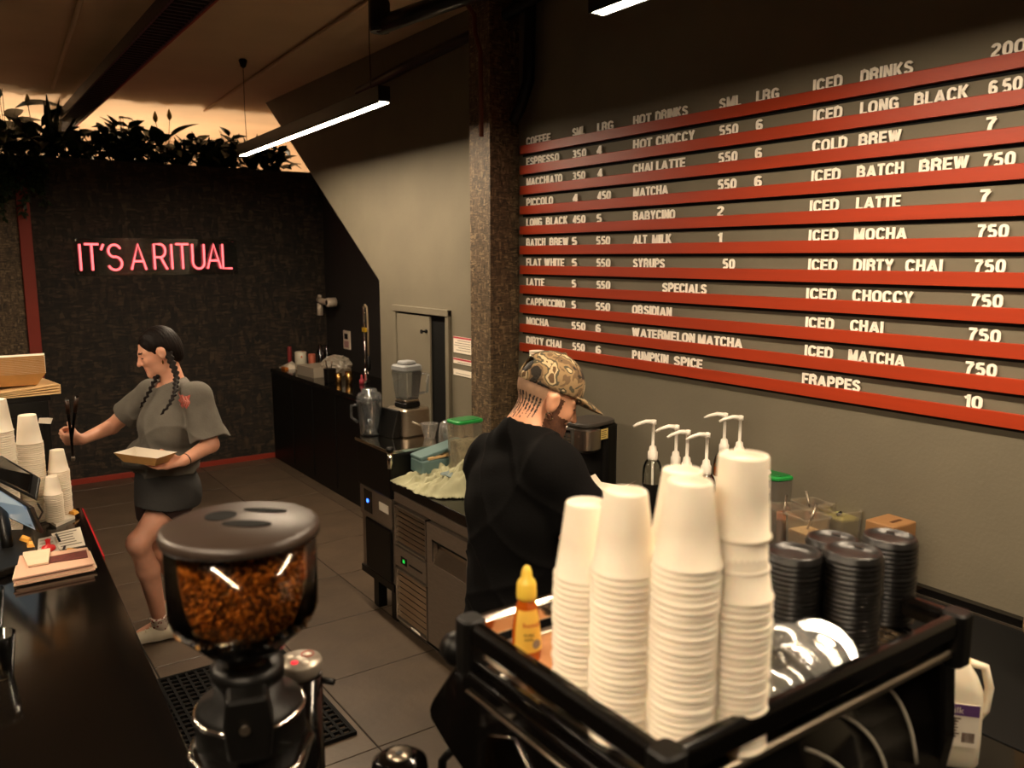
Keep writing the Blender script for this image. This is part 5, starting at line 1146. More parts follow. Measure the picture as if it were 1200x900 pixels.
plant(xu(8), 'broad', .40, 9, 'tall broad leaved plant at the far left end of the partition', 0)
plant(xu(40), 'broad', .22, 8, 'broad leaved lily with one pale bud left of the cable tray', 1)
plant(xu(62), 'sword', .36, 10, 'spiky sword leaved plant just left of the cable tray end')
plant(xu(88), 'strap', .22, 14, 'low strap leaved plant under the cable tray end')
plant(xu(112), 'bush', .22, 46, 'dense bushy plant below the cable tray end', spread=1.2)
plant(xu(146), 'bush', .30, 56, 'round bushy plant with small leaves below the ceiling spots', spread=1.2)
plant(xu(172), 'broad2', .16, 8, 'low plant between the bushy plant and the flowering lily')
plant(xu(192), 'broad2', .19, 10, 'peace lily with two pale flowers beside the round spot', 2)
plant(xu(216), 'strap', .2, 12, 'low strappy plant right of the two pale flowers')
plant(xu(243), 'sword', .30, 9, 'upright plant with crossing pointed leaves near the middle of the partition')
plant(xu(272), 'bush', .26, 48, 'bushy plant left of the lit pendant lamp end', spread=1.1)
plant(xu(296), 'sword', .28, 6, 'narrow upright plant just before the sloping wall')
plant(xu(322), 'bush', .22, 40, 'small bushy plant glimpsed through the gap behind the pendant lamp', spread=1.1)
for i, (u, n, sp) in enumerate(((20, 60, 1.5), (75, 50, 1.6), (130, 50, 1.5), (180, 50, 1.5), (228, 46, 1.5), (262, 46, 1.4), (308, 40, 1.2))):
    plant(xu(u), 'bush', .20, int(n*1.3), 'low dark ground cover foliage in the trough, clump %s' % ('at the far left', 'under the spiky plant', 'between the two bushy plants', 'under the flowering lily', 'left of the crossing leaves', 'right of the crossing leaves', 'at the right trough end')[i], spread=sp, y=NY+.16)
# trailing plant hanging at the left
t = thing('trailing_plant', 'trailing fine leaved plant hanging over the red post', 'plant', (xu(14, 200), NY-.09, PT+.02))
k = MB(); vi = MB()
for i in range(70):
    x = pr_.uniform(-.35, .2); L_ = pr_.uniform(.18, .5)*(1 if x < .1 else .8); pts = [(x, .03, 0)]
    for j in range(8): pts.append((x+.02*math.sin(j+i), -.01-.02*math.sin(j*.8+i), -L_*(j+1)/8))
    vi.tube(pts, .0016, 4)
    for j, p in enumerate(pts[1:]):
        for q_ in range(3):
            k.T = MX.Translation(V(p)+V((0, 0, pr_.uniform(-.03, .03)))) @ Euler((pr_.uniform(-1.6, .3), pr_.uniform(-.6, .6), pr_.random()*6.28)).to_matrix().to_4x4()
            k.add([(0, 0, 0), (.014, .026, .002), (0, .055, 0), (-.014, .026, .002)], [(0, 1, 2, 3)])
k.T = MX(); tag(vi.build('vine', stemm, t), kind='stuff'); tag(k.build('foliage', leafm[1], t), kind='stuff')
# ================================================================== PEOPLE: fields of blended tapered limbs turned into one surface
class SDF:
    def __init__(s, lo, hi, h):
        s.lo = np.array(lo, np.float32); s.h = h; s.n = [int(math.ceil((b-a)/h))+1 for a, b in zip(lo, hi)]
        s.f = np.full(s.n, .08, np.float32); s.g = None
    def loc(s, lo, hi):
        i0 = [max(0, int((lo[k]-s.lo[k])/s.h)) for k in range(3)]; i1 = [min(s.n[k], int((hi[k]-s.lo[k])/s.h)+2) for k in range(3)]
        sl = tuple(slice(a, max(a+1, b)) for a, b in zip(i0, i1))
        ax = [s.lo[k]+s.h*np.arange(sl[k].start, sl[k].stop, dtype=np.float32) for k in range(3)]
        return sl, ax[0][:, None, None], ax[1][None, :, None], ax[2][None, None, :]
    def put(s, sl, d, k, op):
        F = s.f[sl]
        if op == 'add':
            hh = np.maximum(k-np.abs(F-d), 0)/k; s.f[sl] = np.minimum(F, d)-hh*hh*k*.25
        elif op == 'sub':
            d = -d; hh = np.maximum(k-np.abs(F-d), 0)/k; s.f[sl] = np.maximum(F, d)+hh*hh*k*.25
    def cone(s, a, b, ra, rb, k=.02, op='add', ax=None, sq=1.0, cut=None, off=0.0):
        a, b = np.array(a, np.float32), np.array(b, np.float32); m_ = max(ra, rb)+off+.03+k
        lo = np.minimum(a, b)-m_; hi = np.maximum(a, b)+m_; sl, X, Y, Z = s.loc(lo, hi)
        px, py, pz = X-a[0], Y-a[1], Z-a[2]; ab = b-a
        if ax is not None:
            ax = np.array(ax, np.float32); ax /= np.linalg.norm(ax); q = (px*ax[0]+py*ax[1]+pz*ax[2])*(sq-1)
            px, py, pz = px+q*ax[0], py+q*ax[1], pz+q*ax[2]; ab = ab+ax*float(ab@ax)*(sq-1)
        L2 = float(ab@ab)+1e-9; t = np.clip((px*ab[0]+py*ab[1]+pz*ab[2])/L2, 0, 1)
        d = np.sqrt((px-t*ab[0])**2+(py-t*ab[1])**2+(pz-t*ab[2])**2)-(ra+(rb-ra)*t)-off
        for p0, n_ in (cut or []): d = np.maximum(d, (X-p0[0])*n_[0]+(Y-p0[1])*n_[1]+(Z-p0[2])*n_[2])
        s.put(sl, d.astype(np.float32), k, op)
    def ell(s, c, r, M=None, k=.02, op='add', off=0.0, cut=None):
        r = np.array(r, np.float32)+off; m_ = float(r.max())+.03+k; c = np.array(c, np.float32); sl, X, Y, Z = s.loc(c-m_, c+m_)
        px, py, pz = X-c[0], Y-c[1], Z-c[2]
        if M is not None:
            M = np.array(M, np.float32)   # columns: local axes in world
            px, py, pz = (px*M[0, i]+py*M[1, i]+pz*M[2, i] for i in range(3))
        k0 = np.sqrt((px/r[0])**2+(py/r[1])**2+(pz/r[2])**2); k1 = np.sqrt((px/r[0]**2)**2+(py/r[1]**2)**2+(pz/r[2]**2)**2)+1e-6
        d = k0*(k0-1)/k1
        for p0, n_ in (cut or []): d = np.maximum(d, (X-p0[0])*n_[0]+(Y-p0[1])*n_[1]+(Z-p0[2])*n_[2])
        s.put(sl, d.astype(np.float32), k, op)
    def coords(s):
        return (s.lo[0]+s.h*np.arange(s.n[0], dtype=np.float32)[:, None, None], s.lo[1]+s.h*np.arange(s.n[1], dtype=np.float32)[None, :, None], s.lo[2]+s.h*np.arange(s.n[2], dtype=np.float32)[None, None, :])
    def mesh(s, name, mats, parent, pick=None, smooth=3):
        f = s.f; ins = f < 0; nx, ny, nz_ = f.shape
        c = np.zeros((nx-1, ny-1, nz_-1), np.int8)
        for dx in (0, 1):
            for dy in (0, 1):
                for dz in (0, 1): c += ins[dx:nx-1+dx, dy:ny-1+dy, dz:nz_-1+dz]
        I, J, K = np.nonzero((c > 0) & (c < 8)); n = len(I); idx = np.full(c.shape, -1, np.int32); idx[I, J, K] = np.arange(n)
        acc = np.zeros((n, 3), np.float32); cnt = np.zeros(n, np.float32)
        for a in range(3):
            for u in (0, 1):
                for v in (0, 1):
                    o0 = [0, 0, 0]; o0[(a+1) % 3] = u; o0[(a+2) % 3] = v; o1 = list(o0); o1[a] = 1
                    f0 = f[I+o0[0], J+o0[1], K+o0[2]]; f1 = f[I+o1[0], J+o1[1], K+o1[2]]; m_ = (f0 < 0) != (f1 < 0)
                    t = np.where(m_, f0/(f0-f1+1e-12), 0); p = np.tile(np.array(o0, np.float32), (n, 1)); p[:, a] += t
                    acc[m_] += p[m_]; cnt[m_] += 1
        co = acc/cnt[:, None]+np.stack([I, J, K], 1); co = co*s.h+s.lo
        quads = []
        for a in range(3):
            b_, c_i = (a+1) % 3, (a+2) % 3
            sl0 = [slice(1, -1)]*3; sl1 = [slice(1, -1)]*3; sl0[a] = slice(0, -1); sl1[a] = slice(1, None)
            A = ins[tuple(sl0)]; B = ins[tuple(sl1)]; P = np.nonzero(A != B); P = [p.copy() for p in P]
            fl_ = A[tuple(P)]
            for k in (b_, c_i): P[k] += 1
            def cell(db, dc): q = [p.copy() for p in P]; q[b_] -= db; q[c_i] -= dc; return idx[q[0], q[1], q[2]]
            q = np.stack([cell(1, 1), cell(0, 1), cell(0, 0), cell(1, 0)], 1); q[~fl_] = q[~fl_][:, ::-1]; quads.append(q)
        Q = np.concatenate(quads); Q = Q[(Q >= 0).all(1)]
        for _ in range(smooth):    # light relaxation
            s_ = np.zeros_like(co); w_ = np.zeros(n, np.float32)
            for i in range(4):
                for j in (1, 3): np.add.at(s_, Q[:, i], co[Q[:, (i+j) % 4]]); np.add.at(w_, Q[:, i], 1)
            co = co*.5+.5*s_/np.maximum(w_, 1)[:, None]
        me = bpy.data.meshes.new(name); me.vertices.add(n); me.vertices.foreach_set('co', co.ravel()); m_ = len(Q)
        me.loops.add(m_*4); me.loops.foreach_set('vertex_index', Q.ravel().astype(np.int32)); me.polygons.add(m_)
        me.polygons.foreach_set('loop_start', np.arange(m_, dtype=np.int32)*4); me.polygons.foreach_set('loop_total', np.full(m_, 4, np.int32))
        for x in mats: me.materials.append(x)
        me.polygons.foreach_set('use_smooth', np.ones(m_, bool))
        if pick is not None: me.polygons.foreach_set('material_index', pick(co[Q].mean(1)).astype(np.int32))
        me.update(); me.validate(); o = bpy.data.objects.new(name, me); C.objects.link(o)
        if parent: o.parent = parent
        return o
A_ = lambda v: np.array(v, np.float32)
def frame(fwd, up):
    f_ = V(fwd).normalized(); u_ = V(up); r_ = f_.cross(u_).normalized(); u_ = r_.cross(f_).normalized()
    return np.array([[r_.x, f_.x, u_.x], [r_.y, f_.y, u_.y], [r_.z, f_.z, u_.z]], np.float32)   # columns: right, forward, up
def head(S, c, M, sc=1.0, male=False):
    c = A_(c); P = lambda x, y, z: c+M@A_([x, y, z])*sc; r = lambda *a: [q*sc for q in a]
    S.ell(P(0, -.012, .03), r(.074, .094, .088), M, .01)
    S.ell(P(0, .03, -.03), r(.058, .062, .082), M, .03)
    S.ell(P(0, .038, -.075), r(.044 if not male else .05, .042, .034), M, .03)
    S.cone(P(-.008, .079, -.098), P(.008, .079, -.098), .017*sc, .017*sc, .025)
    for x in (-1, 1):
        S.ell(P(.034*x, .056, -.026), r(.026, .026, .024), M, .02)
        S.cone(P(.012*x, .083, .020), P(.045*x, .066, .018), .011*sc, .009*sc, .014)
        S.ell(P(.031*x, .092, .000), r(.015, .012, .010), M, .008, 'sub')
        S.ell(P(.031*x, .076, .000), r(.0125, .0125, .0115), M, .003)
        # ear
        S.ell(P(.079*x, -.006, -.008), r(.012, .020, .033), M, .006)
        S.ell(P(.092*x, .001, -.004), r(.008, .011, .019), M, .004, 'sub')
        S.cone(P(.074*x, -.012, -.002), P(.079*x, -.018, .004), .012*sc, .010*sc, .006)
        S.cone(P(.010*x, .092, -.037), P(.011*x, .094, -.036), .0075*sc, .0075*sc, .006)
    S.cone(P(0, .086, .012), P(0, .112, -.032), .0075*sc, .0105*sc, .012)
    S.cone(P(-.016, .088, -.062), P(.016, .088, -.062), .0070*sc, .0070*sc, .006)
    S.cone(P(-.013, .088, -.074), P(.013, .088, -.074), .0078*sc, .0078*sc, .006)
    S.cone(P(0, .089, -.056), P(0, .091, -.050), .006*sc, .005*sc, .008)
    return P
def hand(S, wr, d, nrm, side, curl=.5, sc=1.0, thumb=.5, spread=1.0):
    """wr wrist, d towards fingers, nrm out of the palm, side = +1 / -1 where the thumb leaves"""
    wr, d, nrm = V(wr), V(d).normalized(), V(nrm); nrm = (nrm-d*nrm.dot(d)).normalized(); lat = d.cross(nrm)*side
    for k in range(4):
        o = lat*(.027-.018*k)*sc; S.cone(wr+o*.55+d*.01, wr+d*.082*sc*(1-.04*abs(k-1.2))+o, .0145*sc, .0115*sc, .012)
    lens = (.041, .046, .043, .033)
    for k in range(4):
        p = wr+d*.086*sc*(1-.04*abs(k-1.2))+lat*(.027-.018*k)*sc; ang = 0.; L = lens[k]*sc; rr = .0088 if k < 3 else .0078
        dd = (d+lat*(.10-.07*k)*spread).normalized()
        for j, (f_, g) in enumerate(((1., .9), (.66, 1.0), (.52, .7))):
            ang += curl*g; v = dd*math.cos(ang)+nrm*math.sin(ang); q = p+v*L*f_; S.cone(p, q, rr*sc*(1-.07*j), rr*sc*(.95-.08*j), .003); p = q
    b0 = wr+d*.022*sc+lat*.024*sc; v = (d*.75+lat*.75+nrm*thumb).normalized(); b1 = b0+v*.038*sc; v = (d*.9+lat*.25+nrm*thumb*1.2).normalized(); b2 = b1+v*.032*sc; b3 = b2+(v+nrm*thumb*.5).normalized()*.024*sc
    S.cone(b0, b1, .0145*sc, .0105*sc, .012); S.cone(b1, b2, .0102*sc, .0092*sc, .004); S.cone(b2, b3, .0092*sc, .008*sc, .004)
def bb(pts, pad):
    a = np.array([list(p) for p in pts]); return a.min(0)-pad, a.max(0)+pad
hairm = mat('dark_brown_hair', '120906', .55, v=.35, s=60, st=(1, 1, .2), b=.5, bs=120, spec=.18)
eyem = mat('dark_eye', '120a08', .3); lipm = mat('lips', 'b06250', .45); browm = mat('brow_hair', '2a1810', .7)
fw = V((sy, cy, 0)); rt = V((cy, -sy, 0)); up = V((0, 0, 1))   # towards the depth of the room, to its right
# ------------------------------------------------------------------ WOMAN
def J(u, v, d): return onD(d, u, v)
D0 = 3.98
base = J(186, 748, D0); base.z = 0
W = thing('person', 'woman with two dark braids in a grey T-shirt holding a paper tray and tongs', 'person', base)
L_ = lambda p: V(p)-base
face = (-rt*.80-fw*.52).normalized()
sh_r, sh_l = L_(J(177, 460, D0+.12)), L_(J(231, 464, D0-.13)); nk = L_(J(204, 446, D0+.02))
el_r, wr_r = L_(J(131, 500, D0+.16)), L_(J(97, 515, D0-.02)); el_l, wr_l = L_(J(247, 521, D0-.16)), L_(J(215, 540, D0-.29))
pel = L_(J(194, 574, D0)); pel2 = pel
tors = (sh_l-sh_r).normalized(); tf = V((tors.y, -tors.x, 0)).normalized(); tf = tf if tf.dot(face) > 0 else -tf   # chest direction
sd = up.cross(tf).normalized()     # her left
if sd.dot(sh_l-sh_r) < 0: sd = -sd
hip_l = pel+sd*.09-up*.02; hip_r = pel-sd*.09-up*.02
kn_l, an_l = L_(J(162, 636, D0-.20)), L_(J(188, 722, D0+.02)); kn_r, an_r = L_(J(188, 645, D0+.12)), L_(J(216, 712, D0+.36))
an_l.z = .085; an_r.z = .085
hc = L_(J(186, 411, D0+.0))
hf = (-rt*.84-fw*.42-up*.34).normalized(); HM = frame(hf, up)
lo, hi = bb([sh_r, sh_l, wr_r, wr_l, pel, an_l, an_r, hc, kn_l, kn_r, V((0, 0, 0))], .17); lo[2] = -.03
S = SDF(lo, hi, .0052)
S.ell(pel+up*.02, (.155, .115, .12), frame(tf, up), .05); waist = pel+up*.20+tf*.01
S.cone(pel+up*.05, waist, .115, .105, .04, ax=tf, sq=1.35); chest = (sh_l+sh_r)/2-up*.12
S.cone(waist, chest, .105, .125, .05, ax=tf, sq=1.35); S.cone(sh_r+up*.0, sh_l, .055, .055, .05)
for b in (-1, 1): S.ell(chest+tf*.075+sd*b*.07-up*.03, (.065, .05, .06), frame(tf, up), .04)
S.cone(nk-up*.02, hc-V(hf)*.03-up*.05, .056, .05, .03)
for a, b, w_, tn in ((sh_r, el_r, wr_r, 1), (sh_l, el_l, wr_l, 1)): S.cone(a, b, .05, .038, .02); S.cone(b, w_, .039, .026, .012)
for h_, k_, a_ in ((hip_l, kn_l, an_l), (hip_r, kn_r, an_r)):
    S.cone(h_, k_, .090, .047, .04); S.ell(k_+V(hf)*.004, (.038, .042, .048), None, .03); m1 = k_+(a_-k_)*.32-tf*.012
    S.cone(k_, m1, .046, .052, .03); S.cone(m1, a_, .052, .033, .02); S.cone(a_, a_+V(-rt*.10-fw*.02)-up*.045, .035, .025, .02)
head(S, hc, HM, .98)
tray_p = L_(J(171, 551, D0-.34))
hd_l = (tray_p-wr_l); hand(S, wr_l, hd_l.normalized()+up*.02, up*.9-fw*.3, 1, .30, .98, thumb=.5)
hand(S, wr_r, (-rt*.9-fw*.2+up*.05), (-fw*.2+up*.3+fw*.9), -1, 1.05, .98, thumb=.8)
def wpick(c):
    l = (c-A_(hc))@HM/.98; i = np.zeros(len(c), int)
    x, y, z = np.abs(l[:, 0]), l[:, 1], l[:, 2]
    i[(np.abs(x-.031) < .013) & (np.abs(z+.003) < .0035) & (y > .07) & (y < .1)] = 1
    i[(x < .020) & (np.abs(z+.0675) < .0105) & (y > .083)] = 2
    i[(np.abs(x-.031) < .017) & (np.abs(z-.0215) < .0045) & (y > .062)] = 3
    return i
wb = S.mesh('body', [m['skin2'], eyem, lipm, browm], W, wpick)
# T-shirt
greyt = mat('washed_grey_cotton', '645f57', .9, v=.12, s=14, b=.3, bs=120)
def shirt(parent, mt, prims, lo, hi, th, wr, h=.006, name='t_shirt', carve=None, pick=None):
    So = SDF(lo, hi, h); Si = SDF(lo, hi, h)
    for kind, a in prims:
        a = dict(a); ct = a.pop('cut', None); getattr(So, kind)(cut=ct, **a); a['off'] = a.get('off', 0)-th; getattr(Si, kind)(**a)
    X, Y, Z = So.coords(); wv = wr(X, Y, Z); So.f += wv; Si.f += wv
    So.f = np.maximum(So.f, -Si.f)
    if carve: carve(So)
    return So.mesh(name, mt if isinstance(mt, list) else [mt], parent, pick)
hem = pel+up*.115
lo2, hi2 = bb([sh_r, sh_l, el_r, el_l, pel], .2)
ur, ul = (el_r-sh_r).normalized(), (el_l-sh_l).normalized(); cr = sh_r+(el_r-sh_r)*.66; cl = sh_l+(el_l-sh_l)*.86
pr1 = [('cone', dict(a=hem-up*.10, b=chest, ra=.155, rb=.165, k=.03, ax=tf, sq=1.25, cut=[(hem+tf*.0, -up)])),
       ('cone', dict(a=chest, b=nk-up*.035, ra=.16, rb=.085, k=.05, ax=tf, sq=1.3)),
       ('cone', dict(a=sh_r-up*.0, b=sh_l-up*.0, ra=.064, rb=.064, k=.05)),
       ('ell', dict(c=chest+tf*.07-up*.04, r=(.15, .085, .12), M=frame(tf, up), k=.05)),
       ('ell', dict(c=hem+up*.06+tf*.03, r=(.185, .15, .07), M=frame(tf, up), k=.05, cut=[(hem+tf*.0, -up)])),
       ('cone', dict(a=sh_r, b=el_r, ra=.064, rb=.078, k=.03, cut=[(cr, ur)])), ('cone', dict(a=sh_l, b=el_l, ra=.064, rb=.082, k=.03, cut=[(cl, ul)]))]
def wr1(X, Y, Z):
    a = X*sd.x+Y*sd.y; b = X*tf.x+Y*tf.y
    return np.clip((chest.z+.07-Z)/.1, 0, 1)*(-.010*(1-np.abs(np.sin(15*a+11*Z+1.6*np.sin(7*Z+9*b))))**3-.008*(1-np.abs(np.sin(9*a-17*Z+2*np.sin(8*a))))**4)+.003*np.sin(38*a+26*Z+3*np.sin(9*Z+14*b))*(.35+.65*np.clip((hem.z+.35-Z)/.3, 0, 1))+.0045*np.sin(70*Z+30*a+4*np.sin(20*a))*np.clip((hem.z+.2-Z)/.15, 0, 1)
def cv1(So):
    So.ell(nk+up*.045+tf*.03, (.078, .085, .06), frame(tf, up), .01, 'sub'); So.cone(nk-up*.1, hc-up*.04, .062, .07, .004, 'sub')
ts = shirt(W, greyt, pr1, lo2, hi2, .0115, wr1, .0048, carve=cv1)
# printed emblem on her left chest: raised red and pink shapes following the cloth
lp = mat('red_pink_print', 'b8564c', .8); lc = L_(J(216, 471, D0-.2)); 
from mathutils.bvhtree import BVHTree
def project_on(obj, pts, origin, dirn, lift):
    me = obj.data; bv_ = BVHTree.FromPolygons([tuple(v.co) for v in me.vertices], [tuple(p.vertices) for p in me.polygons]); out = []
    for p in pts:
        h_ = bv_.ray_cast(V(p)-V(dirn)*.3, V(dirn)); out.append((h_[0]-V(dirn)*lift) if h_[0] else V(p))
    return out
cdir = V((base.x+lc.x, base.y+lc.y, 0)).normalized(); cr_ = V((cdir.y, -cdir.x, 0))
poly1 = [(-.024, .03), (-.018, .044), (-.006, .03), (.010, .026), (.028, .034), (.022, .014), (.026, -.004), (.016, -.018), (.008, -.034), (-.006, -.038), (-.018, -.028), (-.014, -.012), (-.026, -.002), (-.018, .012)]
k = MB(); c3 = [lc+cr_*x+up*y for x, y in poly1]; cc = [lc]+c3+[lc+(p-lc)*.55 for p in c3]; P3 = project_on(ts, cc, None, cdir, .0018); n = len(poly1)
k.add(P3, [(1+i, 1+(i+1) % n, 1+n+(i+1) % n, 1+n+i) for i in range(n)]+[(0, 1+n+i, 1+n+(i+1) % n) for i in range(n)], 0); k.build('chest_print', lp, ts)
k = MB(); pk = mat('pale_pink_print', 'd8a090', .8)
for i in range(9):
    x = -.018+.0045*i; q = project_on(ts, [lc+cr_*x+up*(.026-.01*(i % 3)), lc+cr_*(x+.004)+up*0.004, lc+cr_*(x-.002)+up*(-.022+.008*(i % 2))], None, cdir, .0026); k.tube(q, .0011, 4)
k.build('print_stroke', pk, ts)
# dark apron wrapped at the hips, shorts
apr = mat('dark_grey_apron', '2e2d2c', .9, b=.2); shm = mat('brown_shorts', '2a1612', .9, b=.2)
lo3, hi3 = bb([pel, hip_l, hip_r, kn_l, kn_r], .2)
ap_hem = L_(J(196, 592, D0-.1)); dn = V((0, 0, 1))
pr2 = [('cone', dict(a=pel+up*.14, b=pel-up*.02, ra=.145, rb=.168, k=.04, ax=tf, sq=1.2)), ('cone', dict(a=pel+sd*.04, b=hip_l+(kn_l-hip_l)*.42, ra=.15, rb=.125, k=.05, cut=[(ap_hem, V((-rt*.18-up)).normalized())]))]
pr2[0][1]['cut'] = [(ap_hem, V((-rt*.18-up)).normalized())]
wr2 = lambda X, Y, Z: .0035*np.sin(30*(X*sd.x+Y*sd.y)+18*Z)
shirt(W, apr, pr2, lo3, hi3, .0115, wr2, .0052, 'apron')
pr3 = [('cone', dict(a=pel+up*.10, b=pel-up*.0, ra=.12, rb=.137, k=.03, ax=tf, sq=1.2))]
for h_, k_ in ((hip_l, kn_l), (hip_r, kn_r)):
    d_ = (k_-h_).normalized(); pr3.append(('cone', dict(a=h_, b=h_+(k_-h_)*.75, ra=.100, rb=.106, k=.02, cut=[(h_+(k_-h_)*.40, d_)])))
shirt(W, shm, pr3, lo3, hi3, .0115, wr2, .0052, 'shorts')
# shoes and socks
shoem = mat('cream_canvas', 'cfc4ac', .8, v=.05); solem = mat('white_rubber_sole', 'd8cfbd', .6); sockm = mat('white_sock_red_spots', 'd8c8b8', .9)
N = sockm.node_tree.nodes; LK = sockm.node_tree.links; vo = N.new('ShaderNodeTexVoronoi'); vo.inputs['Scale'].default_value = 55; tc = N.new('ShaderNodeTexCoord'); LK.new(tc.outputs['Object'], vo.inputs[0]); rp = N.new('ShaderNodeValToRGB'); rp.color_ramp.interpolation = 'CONSTANT'; rp.color_ramp.elements[0].color = lin('8c3a34'); rp.color_ramp.elements[1].color = lin('d8c8b8'); rp.color_ramp.elements[1].position = .3; LK.new(vo.outputs['Distance'], rp.inputs[0]); LK.new(rp.outputs[0], N['Principled BSDF'].inputs['Base Color'])
def shoe(parent, an, fd, mts, tops, L0=.25, socks=True):
    fd = V(fd).normalized(); F_ = frame(fd, up); an = V((an.x, an.y, 0)); heel = an-fd*.055; toe = an+fd*(L0-.085)
    lo_, hi_ = bb([heel, toe, an+up*.16], .09); lo_[2] = -.01
    Q = SDF(lo_, hi_, .0045); Q.cone(heel+up*.03, an+up*.045+fd*.02, .036, .04, .03); Q.cone(an+fd*.02+up*.04, toe+up*.022-fd*.02, .040, .03, .03, cut=None); Q.cone(heel+up*.05, an+up*.07, .034, .036, .03); Q.ell(an+up*.105, (.038, .044, .04), F_, .01, 'sub')
    X, Y, Z = Q.coords(); Q.f = np.maximum(Q.f, .004-Z); o = Q.mesh('shoe', mts, parent, lambda c: (c[:, 2] < .022).astype(int))
    lf = V((fd.y, -fd.x, 0))
    for i in range(4):
        p = an+fd*(.035+.02*i)+up*(.088-.011*i); MB().tube([p-lf*.02, p+up*.006, p+lf*.02], .003, 5).build('lace', tops, o)
    return o
fd = (-rt*.86-fw*.5)
shoe(W, an_l, fd, [shoem, solem], shoem); shoe(W, an_r, fd, [shoem, solem], shoem)
for a_, k_ in ((an_l, kn_l), (an_r, kn_r)):
    dd = (k_-a_).normalized(); MB().lathe([(.03, 0), (.044, .01), (.040, .05), (.041, .075), (.043, .082), (.037, .084)], (0, 0, 0), 18).build('sock', sockm, W, loc=a_-up*.015).rotation_euler = dd.to_track_quat('Z', 'Y').to_euler()
# hair: cap of hair with centre parting and two braids
lo4, hi4 = bb([hc], .17); Hh = SDF(lo4, hi4, .0042); HP = lambda x, y, z: A_(hc)+HM@A_([x, y, z])*.98
Hh.ell(HP(0, -.014, .032), (.078, .094, .089), HM, .01); Hh.ell(HP(0, -.06, -.02), (.062, .05, .07), HM, .03)
Hh.ell(HP(0, .085, -.035), (.085, .065, .092), HM, .012, 'sub')
Hh.ell(HP(0, .03, -.11), (.1, .09, .085), HM, .01, 'sub')
Hh.cone(HP(0, .075, .10), HP(0, -.06, .135), .004, .004, .012, 'sub')
for x in (-1, 1): Hh.ell(HP(.083*x, .0, -.01), (.02, .022, .034), HM, .006, 'sub')
X, Y, Z = Hh.coords(); lx = (X-hc.x)*HM[0, 0]+(Y-hc.y)*HM[1, 0]+(Z-hc.z)*HM[2, 0]; ly = (X-hc.x)*HM[0, 1]+(Y-hc.y)*HM[1, 1]+(Z-hc.z)*HM[2, 1]; Hh.f += .0012*np.sin(ly*300+np.abs(lx)*260)
hr = Hh.mesh('hair', [hairm], W)
def braid(pts, r0, r1, name='braid'):
    pts = [V(p) for p in pts]; lo_, hi_ = bb(pts, .06); Q = SDF(lo_, hi_, .0042); segs = 60; cum = [0]
    for a, b in zip(pts, pts[1:]): cum.append(cum[-1]+(b-a).length)
    def at(t):
        s_ = t*cum[-1]
        for i in range(len(pts)-1):
            if s_ <= cum[i+1] or i == len(pts)-2: return pts[i].lerp(pts[i+1], max(0, min(1, (s_-cum[i])/(cum[i+1]-cum[i]+1e-9)))), (pts[i+1]-pts[i]).normalized()
    nb = int(cum[-1]/.026)
    for i in range(nb*2):
        t = i/(nb*2); p, d_ = at(t); q, _ = at(min(1, t+.05)); sN = d_.cross(cdir).normalized(); r = r0+(r1-r0)*t; s1 = 1 if i % 2 else -1
        Q.cone(p+sN*s1*r*.75, q-sN*s1*r*.2, r*.72, r*.55, .004)
    return Q.mesh(name, [hairm], W)
earL = V(HP(-.07, -.03, -.03))
front = -cdir
sideN = V(HM[:, 0]); vis = 1 if sideN.dot(front) > 0 else -1
b0 = V(HP(.068*vis, -.035, -.01)); 
braid([b0, L_(J(207, 440, D0-.10)), L_(J(205, 460, D0-.19)), L_(J(198, 475, D0-.25)), L_(J(188, 486, D0-.27))], .0155, .007)
b1 = V(HP(-.05*vis, -.03, -.075)); braid([b1, L_(J(184, 440, D0-.04)), L_(J(177, 455, D0-.08)), L_(J(170, 468, D0-.10)), L_(J(164, 478, D0-.10))], .0145, .007)
MB().tube([V(HP(.078*vis, .004, -.042))+V((0, .009*math.cos(a), .009*math.sin(a)-.008)) for a in [6.283*i/12 for i in range(13)]], .0022, 6).build('earring', gold, W)
MB().lathe([(.027, -.004), (.0285, 0), (.027, .004)], (0, 0, 0), 16).build('wrist_tattoo_band', mat('dark_ink_band', '3a2a24', .6), W, loc=wr_l+(el_l-wr_l)*.12).rotation_euler = (el_l-wr_l).to_track_quat('Z', 'Y').to_euler()
# tray in her left hand, tongs in her right
bt = boat(.225, .13, .042, 'held_tray'); bt.location = base+L_(J(171, 541, D0-.34)); bt.rotation_euler = (0, R(2), math.atan2(rt.y*.95-fw.y*.3, rt.x*.95-fw.x*.3)); tag(bt, 'white-lined kraft paper boat tray held by the woman', 'tray')
tg = thing('tongs', 'long black serving tongs held upright by the woman', 'tongs', base+wr_r)
g = L_(J(84, 517, D0-.06))-wr_r
for du, dv in (((78, 468), 0), ((90, 464), 1)):
    top = L_(J(du[0], du[1], D0-.10))-wr_r; mid = g+(top-g)*.5
    MB().tube([g-up*.085, g, mid, top], [.006, .0065, .007, .009], 8).build('tong_arm', m['blackgloss'], tg)
    MB().tube([top-(top-g)*.35, top-(top-g)*.02], .0095, 8).build('grip_edge', mat('brown_edge', '3a2418', .4), tg)
MB().lathe([(.008, -.01), (.01, 0), (.008, .01)], (0, 0, 0), 10).build('pivot', m['steel'], tg, loc=g-up*.087)
